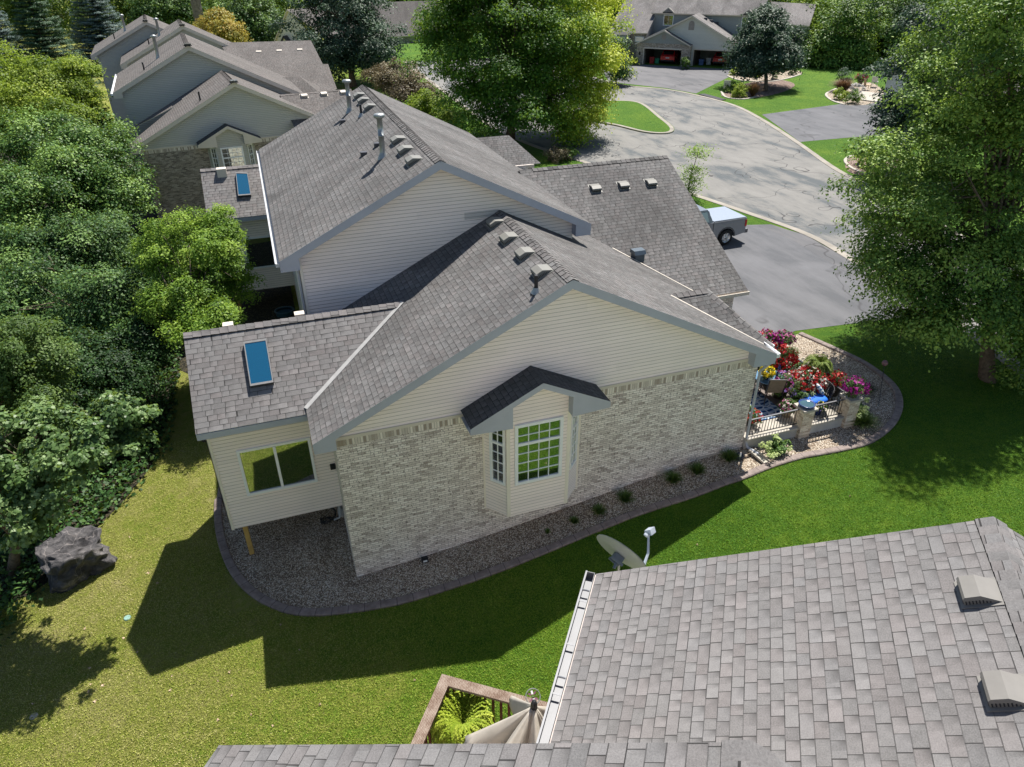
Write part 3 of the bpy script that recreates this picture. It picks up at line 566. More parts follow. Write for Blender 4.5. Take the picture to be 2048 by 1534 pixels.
mb.box((-.16, 2.15, -1.75), (-.005, 2.4, -1.45)); mb.tube([(-.1, 2.0, sz0), (-.1, 2.0, -1.5), (-.14, 2.0, -1.62), (-.3, 2.0, -1.66)], .03); mb.build('utility_meter', plain('meter_grey', (.35, .36, .37), .5), main)
mb = MB()
for k in range(16):
    a = k*.42; mb.tube([(-.45+.24*math.cos(a+j*.5), 2.4+.2*math.sin(a+j*.5), -2.1+.03*k+random.uniform(-.02, .02)) for j in range(5)], .012, 5)
tag(mb.build('garden_hose', BLACK), 'dark coiled garden hose heaped under the raised porch wing', 'hose')
# two flues poking behind the porch ridge
for px, py in ((455, 650), (598, 628)):
    q = ony(px, py, 3.85); mb = MB(); mb.box((q[0]-.12, 3.75, 3.6), (q[0]+.14, 3.98, q[2]+.03)); mb.build('roof_vent', TRIMB, main)
# ---- bay window
zc_ = lambda x: 3.46-.5*abs(x-5.0)
bay = MB(); bx0, bx1, cx0, cx1, by = 3.70, 6.43, 4.19, 5.86, -.6; bz0, bz1 = -.68, 2.36
fp = [(bx0, 0), (cx0, by), (cx1, by), (bx1, 0)]
for (xa, ya), (xb, yb) in zip(fp, fp[1:]): bay.poly([(xa, ya, bz0), (xb, yb, bz0), (xb, yb, bz1), (xa, ya, bz1)])
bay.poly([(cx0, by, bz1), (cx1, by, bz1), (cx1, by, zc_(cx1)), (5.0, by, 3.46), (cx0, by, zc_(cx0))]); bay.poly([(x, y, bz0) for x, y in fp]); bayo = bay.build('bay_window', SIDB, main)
mb = MB()
for (x, y) in ((cx0, by), (cx1, by)): mb.obox((x-.05, y-.012, bz0), (.1, 0, 0), (0, .03, 0), (0, 0, bz1-bz0+.3))
mb.obox((bx0-.02, -.03, bz0), (.06, 0, 0), (0, .028, 0), (0, 0, 2.8)); mb.obox((bx1-.03, -.03, bz0), (.06, 0, 0), (0, .028, 0), (0, 0, 2.8)); mb.build('corner_trim', BEIGE, bayo)
window(bayo, (4.36, by-.012, .38), (1, 0, 0), 1.32, 1.92, 4, 1, .085, mid=1.30, sub=False)
dl = np.array([cx0-bx0, by, 0]); dl /= np.linalg.norm(dl); window(bayo, np.array([bx0, 0, .38])+dl*.22-np.array([-dl[1], dl[0], 0])*0, dl, .48, 1.92, 2, 1, .07, mid=1.30, sub=False)
dr_ = np.array([bx1-cx1, -by, 0]); dr_ /= np.linalg.norm(dr_); window(bayo, np.array([cx1, by, .38])+dr_*.16, dr_, .48, 1.92, 2, 1, .07, mid=1.30, sub=False)
# bay canopy: small gable roof
cxm, cz, cl, cr, cy, mc = 5.0, 3.58, 3.14, 6.86, -.9, .5
def zc(x): return cz-mc*abs(x-cxm)
mb = MB(); mb.slab([(cl, cy, zc(cl)), (cxm, cy, cz), (cxm, 0, cz), (cl, 0, zc(cl))], .035, 0, 1); mb.slab([(cxm, cy, cz), (cr, cy, zc(cr)), (cr, 0, zc(cr)), (cxm, 0, cz)], .035, 0, 1); mb.build('bay_roof', [SH['dark'], TRIM], bayo)
rakes(bayo, cy, cl, cxm, cr, cz, mc, TRIM, h=.13, dep=.3)
for a, b in ((cl, cx0+.04), (cr, cx1-.04)): mb = MB(); mb.extr([(a, cy+.02, zc(a)-.15), (a, cy+.02, zc(a)-.19), (b, cy+.02, zc(a)-.24), (b, cy+.02, zc(b)-.14)], (0, .29, 0)); mb.box((min(a, b), cy+.31, zc(a)-.23), (max(a, b), 0, zc(a)-.19)); mb.build('canopy_soffit', TRIM, bayo)
# ---- vents and pipes on the main roofs
nl, kl_ = (-M1, 0, 1), ZP-M1*XP; n2, k2 = (-M2, 0, 1), ZP2-M2*XP2
for px, py in ((991, 441), (1018, 472), (1050, 503), (1084, 539)): roof_vent(main, onp(px, py+6, nl, kl_), nl, s=1.0)
for px, py in ((797, 277), (811, 297), (828, 318), (719, 188), (727, 198), (740, 211)): roof_vent(main, onp(px, py+5, n2, k2), n2)
ngs, kgs = (0, -MG, 1), GZR-MG*GYR
for px, py in ((1190, 377), (1246, 371), (1301, 366)): roof_vent(main, onp(px, py, ngs, kgs), ngs, s=.9)
q = onp(1275, 518, ngs, kgs); mb = MB(); mb.box((q[0]-.17, q[1]-.17, q[2]-.05), (q[0]+.17, q[1]+.17, q[2]+.22)); mb.extr([(q[0]-.21, q[1]-.21, q[2]+.22), (q[0]-.21, q[1]+.21, q[2]+.22), (q[0]-.21, q[1]+.17, q[2]+.34), (q[0]-.21, q[1]-.12, q[2]+.34)], (.42, 0, 0)); mb.build('roof_vent', plain('vent_slate', (.07, .095, .12), .4, .5, .2), main)
for (bx, byy), (tx, ty) in (((766, 313), (763, 237)), ((700, 222), (697, 167))):
    b_ = onp(bx, byy, n2, k2); h = onp(tx, ty, (0, 1, 0), b_[1])[2]-b_[2]; h = min(h, 1.35)
    mb = MB(); mb.lathe([(.19, -.1), (.15, .0), (.1, .10), (.085, .14), (.085, h*.55), (.09, h*.55), (.09, h*.57), (.085, h*.57), (.085, h), (.10, h), (.10, h+.03), (.165, h+.04), (.175, h+.10), (.14, h+.14), (0, h+.15)], b_, 14); mb.build('chimney_pipe', METAL, main, True)
for (bx, byy), (tx, ty) in (((1072, 583), (1071, 540)), ((723, 232), (722, 213))):
    b_ = onp(bx, byy, nl if bx > 900 else n2, kl_ if bx > 900 else k2); h = .42; mb = MB(); mb.tube([b_-(0, 0, .1), b_+(0, 0, h)], .045, 10, 1); mb.lathe([(.14, -.03), (.09, .05), (.06, .11)], b_, 10, 0); mb.build('plumbing_pipe', [METAL, PIPE], main)
for px, py in ((728, 310), (686, 245), (755, 292)):
    q = onp(px, py, n2, k2); mb = MB(); mb.box((q[0]-.1, q[1]-.08, q[2]-.1), (q[0]+.1, q[1]+.1, q[2]+.10)); mb.build('roof_vent', plain('vent_dark', (.07, .07, .08), .5), main)

# ---- mirrored far low unit and its own skylight wing
MY = 2*11.8
mb = MB(); mb.slab([(XL, D2-.1, z1(XL)), (XP, D2-.1, ZP), (XP, MY+.3, ZP), (XL, MY+.3, z1(XL))], .035, 0, 1); mb.slab([(XP, D2-.1, ZP), (XR, D2-.1, z1(XR)), (XR, MY+.3, z1(XR)), (XP, MY+.3, ZP)], .035, 0, 1); mb.build('roof', [SH['main'], TRIM], main)
mb = MB(); mb.poly([(12, D2, -.8), (0, D2, -2.4), (0, MY, -2.4), (0, MY, z1(0)), (0, D2, z1(0))][1:]); mb.poly([(12, D2, -.8), (12, MY, -.8), (12, MY, 2.8), (12, D2, 2.8)][::-1]); mb.poly([(0, MY, -2.4), (12, MY, -.8), (12, MY, 2.8), (XP, MY, ZP-.1), (0, MY, z1(0))]); mb.build('wall', BR, main)
def zw(y): return SZR-MS*abs(y-(MY-SYR))
wy = MY-SYR; ye2 = wy-2.25
mb = MB(); mb.slab([(SXW, ye2, zw(ye2)), (-.3, ye2, zw(ye2)), (1.0, wy, SZR), (SXW, wy, SZR)], .035, 0, 1); mb.slab([(SXW, wy, SZR), (1.0, wy, SZR), (-.3, wy+2.25, zw(ye2)), (SXW, wy+2.25, zw(ye2))], .035, 0, 1); mb.build('porch_wing_roof', [SH['sun'], TRIM], main)
ridge(main, (SXW, wy, SZR), (-.2, wy, SZR), .6, SH['sun'], st=.21)
mb = MB(); ey = wy-1.5; mb.poly([(-3.03, ey, sz0), (0, ey, sz0), (0, ey, zw(ye2)+.3), (-3.03, ey, zw(ye2)+.3)]); mb.poly([(-3.03, ey+3, sz0), (-3.03, ey, sz0), (-3.03, ey, zw(ey)-.05), (-3.03, wy, SZR-.1), (-3.03, ey+3, zw(ey+3)-.05)]); mb.poly([(-3.03, ey, sz0), (-3.03, ey+3, sz0), (0, ey+3, sz0), (0, ey, sz0)]); mb.build('porch_wing_wall', SIDB, main)
mb = MB(); mb.obox((SXW, ye2+.005, zw(ye2)-.2), (2.6, 0, 0), (0, .03, 0), (0, 0, .165)); mb.build('fascia', TRIM, main)
f = window(main, (-1.9, ey-.01, -.1), (1, 0, 0), 1.7, 1.5, 1, 1)
n3, k3 = (0, -MS, 1), SZR-MS*wy
skylight(main, [onp(472, 348, n3, k3), onp(496, 349, n3, k3), onp(503, 393, n3, k3), onp(477, 395, n3, k3)][::-1], n3)
q = onp(444, 346, n3, k3); mb = MB(); mb.box((q[0]-.2, q[1]-.2, q[2]-.2), (q[0]+.2, q[1]+.15, q[2]+.22)); mb.build('roof_vent', TRIMB, main)
mb = MB(); mb.box((-2.75, wy-1.3, -2.4), (-2.6, wy-1.15, sz0)); mb.build('post', WOODP, main)
# ================================================================ grey duplexes behind
XF = None
_ob = MB.build
def _build(s, name, mats, parent=None, smooth=False, bevel=0):
    o = _ob(s, name, mats, parent, smooth, bevel)
    if XF is not None and parent is not None and (parent.get('category') or parent.type == 'EMPTY'): o.matrix_local = XF
    return o
MB.build = _build
def gunit(parent, peak, rot, hl, hr, depth, zb, sid, shm, trim, m=.5, vents=4, pipe=True, gut=False):
    global XF
    XF = Matrix.Translation(tuple(peak)) @ Matrix.Rotation(rot, 4, 'Z'); zb = zb-peak[2]
    mb = MB(); mb.slab([(-hl, 0, -m*hl), (0, 0, 0), (0, depth, 0), (-hl, depth, -m*hl)], .035, 0, 1); mb.slab([(0, 0, 0), (hr, 0, -m*hr), (hr, depth, -m*hr), (0, depth, 0)], .035, 0, 1); mb.build('roof', [shm, trim], parent)
    ridge(parent, (0, 0, 0), (0, depth, 0), m, shm, .16, st=.3); rakes(parent, 0, -hl, 0, hr, 0, m, trim, h=.24)
    w0, w1 = -hl+.5, hr-.5; y = .33
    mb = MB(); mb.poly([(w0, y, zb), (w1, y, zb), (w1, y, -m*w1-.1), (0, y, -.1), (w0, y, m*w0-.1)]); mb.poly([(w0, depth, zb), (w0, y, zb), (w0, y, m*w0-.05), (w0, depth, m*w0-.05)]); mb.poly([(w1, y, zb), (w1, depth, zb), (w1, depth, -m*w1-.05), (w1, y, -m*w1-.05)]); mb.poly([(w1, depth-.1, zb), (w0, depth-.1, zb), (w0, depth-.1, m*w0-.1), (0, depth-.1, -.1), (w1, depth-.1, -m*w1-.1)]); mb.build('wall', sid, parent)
    mb = MB(); mb.extr([(-hl, .02, -m*hl-.24), (-hl, .02, -m*hl-.34), (w0+.02, .02, -m*hl-.34), (w0+.02, .02, m*w0-.24)], (0, .31, 0)); mb.build('eave_return', trim, parent)
    mb = MB(); mb.box((-hl, .33, -m*hl-.28), (w0, depth, -m*hl-.26)); mb.build('soffit', trim, parent)
    if gut: gutter(parent, (-hl, .0, -m*hl-.15), (-hl, depth, -m*hl-.15), (-1, 0, 0), TRIMW, .12)
    nn = (-m, 0, 1)
    for k in range(vents):
        u = -.95; v = .7+k*1.0; M0 = XF; XF = None
        o = roof_vent(parent, (u, v, m*u), nn, mat=METAL if sid != SIDG else VENTM); o.matrix_local = M0 @ o.matrix_local; XF = M0
    if pipe:
        u, v = -1.9, 3.2; mb = MB(); mb.lathe([(.2, -.1), (.11, .15), (.1, 1.2), (.2, 1.24), (.2, 1.34), (0, 1.4)], (u, v, m*u), 10); mb.build('chimney_pipe', METAL, parent, True)
    u, v = -2.9, 1.6; mb = MB(); mb.tube([(u, v, m*u-.1), (u, v, m*u+.45)], .05, 8); mb.build('plumbing_pipe', PIPE, parent)
    mb = MB(); mb.box((w0-.02, y-.02, zb), (w0+.09, y-.0005, m*w0-.1)); mb.build('corner_board', sid, parent)
    M_ = XF; XF = None; return M_
def proof(parent, pts, mat, trim, name='garage_roof', zb=-.8, wall=None):   # roof with south and north slope from ridge a-b and south eave c(b side)-d(a side)
    a, b, c, d = (np.array(q, float) for q in pts)
    mb = MB(); mb.slab([d, c, b, a], .04, 0, 1); c2 = 2*b-c; c2[2] = c[2]; d2 = 2*a-d; d2[2] = d[2]; mb.slab([a, b, c2, d2], .04, 0, 1); mb.build(name, [mat, trim], parent)
    ridge(parent, a, b, .45, mat, .14, st=.3)
    if wall:
        mb = MB(); i = .93; cc, dd, c3, d3 = b+(c-b)*i, a+(d-a)*i, b+(c2-b)*i, a+(d2-a)*i; sh = (b-a)/np.linalg.norm(b-a)*.3; cc = cc-sh; c3 = c3-sh; bb = b-sh
        def dn(p): return (p[0], p[1], zb)
        mb.poly([dn(dd), dn(cc), cc-(0, 0, .06), dd-(0, 0, .06)]); mb.poly([dn(cc), dn(c3), c3-(0, 0, .06), bb-(0, 0, .06), cc-(0, 0, .06)]); mb.poly([dn(c3), dn(d3), d3-(0, 0, .06), c3-(0, 0, .06)]); mb.build(name.replace('roof', 'wall'), wall, parent)
dB = empty('duplex_house', (0, 0, 0), 0, 'grey duplex with a brick lower wall and bay window, just behind the main house', 'house')
dC = empty('duplex_house', (0, 0, 0), 0, 'farthest grey duplex of the row, two stepped gables beside the spruces', 'house')
P3 = (-1.23, 34.0, 5.76); R3 = .13
MH3 = Matrix.Translation(P3) @ Matrix.Rotation(R3, 4, 'Z') @ Matrix.Translation((-5.93, .32, -5.89))
mmap = {SIDB: SIDG, BR: BRG, TRIM: TRIMB, SH['main']: SH['far'], BEIGE: SIDG}
BRG2 = mmap[BR]
def clone(o, parent, M):
    c = o.copy(); c.data = o.data.copy(); COL.objects.link(c); c.parent = parent; c.matrix_local = (M @ o.matrix_local) if M is not None else o.matrix_local
    for i, m in enumerate(c.data.materials): c.data.materials[i] = mmap.get(m, m)
    for ch in o.children: clone(ch, c, None)
kids = list(main.children); names = [k.name for k in kids]; i1 = names.index('porch_wing_roof')
want = ['brick_wall', 'soldier_course', 'gable_siding', 'frieze_board', 'roof', 'ridge_cap', 'rake_board', 'soffit', 'eave_return', 'eave_return.001']
for k in kids:
    if k.name in want or k.name == 'bay_window': clone(k, dB, MH3)
for u, v in ((-.9, 1.0), (-.9, 2.0), (-.9, 3.0), (-.9, 4.0)):
    o = roof_vent(dB, (u, v, .4976*u), nl, mat=METAL); o.matrix_local = Matrix.Translation(P3) @ Matrix.Rotation(R3, 4, 'Z') @ o.matrix_local
XF = Matrix.Translation(P3) @ Matrix.Rotation(R3, 4, 'Z'); mb = MB(); mb.tube([(-2.0, .9, -1.1), (-2.0, .9, -.5)], .05, 8); mb.build('plumbing_pipe', PIPE, dB); XF = None
gunit(dB, (-3.65, 39.5, 7.29), .08, 4.98, 6.9, 9.0, -2.6, SIDG, SH['far'], TRIMB, vents=6, gut=True)
gunit(dC, (-4.82, 58, 7.04), .09, 5.47, 5.4, 7.0, -2.6, SIDG, SH['far'], TRIMB)
gunit(dC, (-8.17, 64, 7.02), .09, 5.13, 5.1, 9.0, -2.6, SIDG, SH['far'], TRIMB)
proof(dC, [onz(440, 86, 5.5), onz(622, 81, 5.5), onz(672, 181, 2.6), onz(500, 195, 2.6)], SH['far'], TRIMB, wall=SIDG)
p = onz(645, 128, 4.0); mb = MB(); mb.slab([onz(641, 128, 4.0), onz(656, 128, 4.0), onz(674, 178, 2.6), onz(655, 180, 2.6)], .04, 0, 1); mb.build('garage_roof_step', [SH['far'], TRIMB], dC)
ra, rb = onz(560, 190, 4.4), onz(702, 178, 4.4); dd_ = np.array([.55, -4.2, -1.9])
proof(dB, [ra, rb, rb+dd_, ra+dd_], SH['far'], TRIMB, wall=SIDG)
for (x0, y0), (x1, y1), (x2, y2), (x3, y3), par in (((556, 155), (600, 153), (634, 182), (585, 186), dB), ((602, 214), (645, 212), (662, 228), (625, 232), None)):
    if par is None: continue
    e0 = onz(x1, y1, 4.1); ea = onz(x0, y0, 4.1); e2 = e0+(1.3, -2.2, -1.1); e3 = ea+(1.0, -2.2, -1.1)
    mb = MB(); mb.slab([ea, e0, e2, e3], .04, 0, 1); mb.slab([e0, e2, (e2[0]+.2, 2*e0[1]-e2[1], 3.0)], .04, 0, 1); mb.build('porch_roof', [SH['far'], TRIMB], par)
def planeof(a, b, c):
    a, b, c = (np.array(q, float) for q in (a, b, c)); n = np.cross(b-a, c-a); n /= n[2]; return n, n@a
nC, kC = planeof(onz(478, 85, 5.5), onz(622, 81, 5.5), onz(672, 181, 2.6))
for px, py in ((518, 105), (559, 103), (600, 101)): roof_vent(dC, onp(px, py, nC, kC), nC, s=1.1, mat=TRIMB)
nB, kB = planeof(ra, rb, rb+dd_)
for px, py in ((608, 192), (647, 188), (686, 185)): roof_vent(dB, onp(px, py, nB, kB), nB, s=1.0, mat=TRIMB)
# small satellite dish on the grey house's low eave
def dish(loc, aim, up, size, label, name='satellite_dish'):
    root = empty(name, loc, 0, label, 'satellite dish'); z = Vector(aim).normalized(); x = Vector(up).cross(z).normalized(); y = z.cross(x); M = Matrix((x, y, z)).transposed().to_4x4()
    mb = MB(); n = 28; rg = [(r, .22*r*r*size) for r in np.linspace(0, .5*size, 7)]
    mb.lathe(rg, (0, 0, 0), n); mb.lathe([(r+ (.004 if r > 0 else 0), h-.012) for r, h in rg][::-1], (0, 0, 0), n); o = mb.build('reflector', plain('dish_grey', (.28, .31, .32), .45, var=.04), root, True)
    o.matrix_local = Matrix.Translation(M @ Vector((0, 0, 0))) @ M @ Matrix.Diagonal((1.12, 1, 1, 1))
    mb = MB(); k = size; mb.tube([(0, -.48*k, .03), (0, -.40*k, .35*k), (0, -.22*k, .62*k)], [.022*k+.008, .018*k+.006, .02*k], 6); o = mb.build('feed_arm', plain('dish_arm', (.35, .40, .45), .5), root); o.matrix_local = M
    mb = MB(); mb.obox((-.13*k, -.24*k, .60*k), (.26*k, 0, 0), (0, .08*k, .06*k), (0, -.03*k, .1*k)); mb.lathe([(0, -.02), (.05*k, -.015), (.05*k, .02), (0, .03)], (0, -.20*k, .58*k), 12); o = mb.build('receiver_head', plain('dish_lnb', (.38, .42, .47), .5), root); o.matrix_local = M
    mb = MB(); mb.obox((-.07*k, -.09*k, -.14*k), (.14*k, 0, 0), (0, .18*k, 0), (0, 0, .12*k)); mb.tube([(0, -.02, -.1*k), (0, -.05*k, -.26*k)], .03*k, 8)
    for a in (-1, 1): mb.obox((a*.09*k-.012, -.12*k, -.17*k), (.024, 0, 0), (0, .22*k, 0), (0, 0, .05*k))
    o = mb.build('mount_bracket', plain('dish_mount', (.10, .13, .17), .45), root); o.matrix_local = M
    return root, M
dq = Vector((-7.6, 33.9, 2.3)); dish(dq, (-.6, -.4, .5), (0, 0, 1), .75, 'small grey dish at the low left eave of the grey brick duplex')
# ================================================================ near house under the drone
azN = math.radians(36); pN = np.array([math.cos(azN), -math.sin(azN), 0]); dN = np.array([math.sin(azN), math.cos(azN), 0])
N1 = CPOS + ray(1985, 1036)*1.83*4.65
near = empty('townhouse', N1, -azN, 'close grey shingled house roof filling the bottom right corner of the photo', 'house')
def nl_(P): d = np.array(P)-N1; return np.array([d@pN, d@dN, d[2]])
HN = 4.656; zeN = -.5*HN
mb = MB(); mb.slab([(-HN, -6, zeN), (0, -6, 0), (0, 0, 0), (-HN, 0, zeN)], .035, 0, 1); mb.slab([(0, -6, 0), (4.4, -6, -2.2), (4.4, 0, -2.2), (0, 0, 0)], .035, 0, 1); mb.build('roof', [SH['near'], TRIMB], near)
ridge(near, (0, 0, 0), (0, -6, 0), .5, SH['near'], .17, st=.145)
mb = MB(); mb.box((-HN+.45, -9, -9), (4.2, -.35, zeN-.05)); mb.build('wall', SIDB, near)
mb = MB(); mb.extr([(-HN+.45, -.36, zeN-.05), (4.2, -.36, zeN-.05), (4.2, -.36, -2.1-.05), (0, -.36, -.08)], (0, .03, 0)); mb.build('gable_wall', SIDB, near)
mb = MB(); e = .038
for x0, zz0, x1, zz1 in ((-HN, zeN, 0, 0), (0, 0, 4.4, -2.2)): mb.extr([(x0, -.006, zz0-e), (x1, -.006, zz1-e), (x1, -.006, zz1-e-.2), (x0, -.006, zz0-e-.2)], (0, -.03, 0))
mb.build('rake_board', TRIMB, near)
GUTW = plain('gutter_pale', (.17, .175, .19), .4, var=.1, sc=3)
gutter(near, (-HN-.02, 0.02, zeN-.135), (-HN-.02, -5, zeN-.135), (-1, 0, 0), GUTW, .13, hangers=True)
mb = MB(); mb.slab([(-HN-.01, -.02, zeN-.004), (-HN-.01, -5, zeN-.004), (-HN+.06, -5, zeN+.026), (-HN+.06, -.02, zeN+.026)], .01); mb.build('drip_edge', plain('drip_edge', (.52, .45, .41), .7, var=.25, sc=8), near)
for k in (.35, 1.9, 3.6):
    mb = MB(); mb.tube([(-HN-.02, -k, zeN-.02), (-HN-.08, -k, zeN-.015), (-HN-.15, -k, zeN-.02)], .014, 6); mb.build('gutter_hanger', GUTW, near)
for px, py, s_ in ((1957, 1187, 1.0), (2012, 1386, 1.0)):
    q = nl_(onp(px, py, *( (lambda n: (n, n@N1))(np.array([-.5*pN[0], -.5*pN[1], 1])) ))); roof_vent(near, q, (-.5, 0, 1), s=.80, mat=plain('vent_beige', (.19, .18, .165), .5, var=.06))
# high half: rake edge runs across the bottom of the picture
t0 = 4.65; PK = nl_(CPOS+ray(1500, 1489)*t0)
yk = PK[1]; hk = 4.75; zk = PK[2]
# keep the left end of that edge where the photo shows it
ev = nl_(CPOS+ray(440, 1487)*(1.5*t0)); hk = PK[0]-ev[0]; mk = (PK[2]-ev[2])/hk; yk = (PK[1]+ev[1])/2
mb = MB(); mb.slab([(PK[0]-hk, yk, PK[2]-mk*hk), (PK[0]-hk, yk-6, PK[2]-mk*hk), (PK[0], yk-6, PK[2]), (PK[0], yk, PK[2])], .035, 0, 1); mb.slab([(PK[0], yk, PK[2]), (PK[0], yk-6, PK[2]), (PK[0]+4.6, yk-6, PK[2]-mk*4.6), (PK[0]+4.6, yk, PK[2]-mk*4.6)], .035, 0, 1); mb.build('upper_roof', [SH['near'], TRIMB], near)
ridge(near, (PK[0], yk, PK[2]), (PK[0], yk-4, PK[2]), mk, SH['near'], .17, st=.145)
mb = MB(); mb.extr([(PK[0]-hk+.5, yk-.35, -9), (PK[0]+4.1, yk-.35, -9), (PK[0]+4.1, yk-.35, PK[2]-mk*4.2-.05), (PK[0], yk-.35, PK[2]-.1), (PK[0]-hk+.5, yk-.35, PK[2]-mk*(hk-.5)-.1)], (0, -6, 0)); mb.build('upper_wall', SIDB, near)
# dish at the gable end
q = CPOS+ray(1240, 1109)*11.3
root, MD = dish(q, Vector(_r*.60+_u*.73+_f*.33), Vector(-_r*.7+_u*.6), .90, 'big pale grey dish with feed arm above the near roof edge')
mb = MB(); mb.tube([(0, 0, 0), tuple(-_u*.22-_r*.02+_f*.1), (0-_r[0]*.02, .0, -1.3)], .03, 8); 
# mast reaches the gable wall
gw = Vector(N1)+Vector(pN)*(nl_(q)[0])+Vector(dN)*(-.33); gw.z = q[2]-1.0
mb = MB(); mb.tube([(0, 0, -.05), (0, 0, -.7), tuple(gw-Vector(q))], .022, 8); mb.build('mast', METAL, root)
# ================================================================ deck, umbrella, fern
DZ = 1.35; RC = nl_(onz(890, 1362, DZ+1.0)); RB = nl_(onz(1035, 1405, DZ+1.0)); RL = nl_(onz(838, 1490, DZ+1.0))
WOOD = None
def woodmat(name, a, b, c):
    t = NT(name); v = t.map(t.obj(), (1, 1, 1)); n1 = t.noise(t.map(t.obj(), (2, 2, 2)), 2, 5, .7); n2 = t.n('TexWave', {'Vector': t.obj(), 'Scale': 14.0, 'Distortion': 5.0, 'Detail': 4.0, 'Detail Scale': 2.0}).outputs['Fac']
    t.bump(n2, .3, .01); return t.fin(t.ramp(t.math('MULTIPLY_ADD', n2, .35, t.math('ADD', n1, -.12)), [(.3, a), (.5, b), (.75, c)]), .75, .25)
WOOD = woodmat('deck_cap', (.085, .048, .032), (.17, .115, .082), (.29, .24, .20)); WOODD = woodmat('deck_picket', (.05, .018, .012), (.10, .035, .022), (.17, .07, .05))
deck = empty('deck', N1, -azN, 'weathered red brown wooden deck with picket rail beside the near roof', 'deck')
x0, y1 = RC[0], RC[1]; xE, yE = -HN+.4, yk-.3; zd = DZ-N1[2]
mb = MB(); 
for i in range(int((xE-x0)/.145)): mb.box((x0+.03+i*.145, yE, zd-.03), (x0+.03+i*.145+.137, y1-.03, zd))
mb.build('deck_boards', woodmat('deck_board', (.20, .11, .07), (.34, .22, .15), (.48, .36, .27)), deck)
for a, b in (((x0-.09, yE, 0), (x0+.09, y1+.09, 0)), ((x0+.09, y1-.09, 0), (xE, y1+.09, 0))):
    mb = MB(); mb.box((a[0], a[1], zd+.98), (b[0], b[1], zd+1.03)); mb.build('top_rail', WOOD, deck, bevel=.008)
for a, b in (((x0-.02, yE, 0), (x0+.02, y1, 0)), ((x0, y1-.02, 0), (xE, y1+.02, 0))):
    for zz in (.08, .88): mb = MB(); mb.box((a[0], a[1], zd+zz), (b[0], b[1], zd+zz+.09)); mb.build('rail', WOODD, deck)
for x, y in ((x0, y1), (x0, yE+.1), (xE-.1, y1), (x0, (y1+yE)/2)): mb = MB(); mb.box((x-.045, y-.045, gz(0)-.4-N1[2]), (x+.045, y+.045, zd+.97)); mb.build('post', WOODD, deck)
pk = MB().box((-.018, -.018, zd+.1), (.018, .018, zd+.97)).build('picket', WOODD, deck); first = True
for i in range(1, int((xE-x0)/.135)):
    o = pk if first else pk.copy(); first = False
    if o is not pk: COL.objects.link(o); o.parent = deck
    o.location = (x0+i*.135, y1+.025, 0)
for i in range(1, int((y1-yE)/.135)):
    o = pk.copy(); COL.objects.link(o); o.parent = deck; o.location = (x0-.025, y1-i*.135, 0)
mb = MB(); mb.box((x0, y1-.04, zd-.25), (xE, y1, zd-.031)); mb.box((x0, yE, zd-.25), (x0+.04, y1-.041, zd-.031)); mb.build('joist', WOODD, deck)
# folded umbrella
up_ = onz(1068, 1412, 3.75)
umb = empty('patio_umbrella', (up_[0], up_[1], DZ), 0, 'half folded cream patio umbrella on the deck beside the white gutter', 'umbrella')
CLOTH = plain('umbrella_cloth', (.40, .365, .315), .85, var=.10, sc=5)
NR = 8; H = 3.75-DZ; mb = MB(); seg = 12; rim = []
random.seed(3)
ribs = [(165, .92), (128, .42), (95, .72), (45, .45), (-5, 1.05), (-55, .5), (-100, .8), (-150, .95)]
ra_ = [math.radians(a) for a, _ in ribs]; ra_ = [ra_[0]]+[q_-0 for q_ in ra_[1:]]
rows = 9; V = []; NR = 8; seg = 14
for r in range(rows+1):
    f = r/rows
    for i in range(NR*seg):
        k = i//seg; w_ = i/seg-k; a0 = ra_[k]; a1 = ra_[(k+1) % NR]-(2*PI if k == NR-1 else 0); s0 = ribs[k][1]; s1 = ribs[(k+1) % NR][1]
        a = a0+(a1-a0)*w_; sp_ = s0*(1-w_)+s1*w_; fold = abs(math.cos(PI*w_))
        R_ = (.03+f*sp_*1.0)*(1-.62*(1-fold)*f**.4)*(1+.07*math.sin(w_*PI*5)*f); z_ = H-.02-f*(.42+.62*(1.3-sp_))-.10*(1-fold)*f+.05*math.sin(w_*PI*6+k)*f
        V.append((R_*math.cos(a), R_*math.sin(a), z_))
spread = [q_[1] for q_ in ribs]
mb.v = V; n_ = NR*seg
for r in range(rows):
    for i in range(n_): mb.f.append((r*n_+(i+1) % n_, r*n_+i, (r+1)*n_+i, (r+1)*n_+(i+1) % n_)); mb.m.append(0)
o = mb.build('canopy', CLOTH, umb, True); sm = o.modifiers.new('th', 'SOLIDIFY'); sm.thickness = .006
mb = MB(); mb.tube([(0, 0, 0), (0, 0, H)], .022, 10); mb.build('pole', plain('pole_bronze', (.07, .06, .05), .4, .5, .4), umb)
mb = MB(); mb.lathe([(.0, H+.11), (.03, H+.105), (.045, H+.05), (.05, H-.03), (.035, H-.05)][::-1], (0, 0, 0), 12); mb.build('finial', BLACK, umb, True)
for i in range(NR):
    a = ra_[i]; s0 = spread[i]; mb = MB(); R_ = .95*s0; mb.tube([(.04*math.cos(a), .04*math.sin(a), H-.05), (R_*.97*math.cos(a), R_*.97*math.sin(a), H-.06-(.42+.62*(1.3-s0))*.97)], .01, 5); mb.build('rib', BLACK, umb)
mb = MB(); mb.lathe([(.25, 0), (.25, .05), (.05, .12), (.04, .3)], (0, 0, 0), 16); mb.build('base', BLACK, umb)
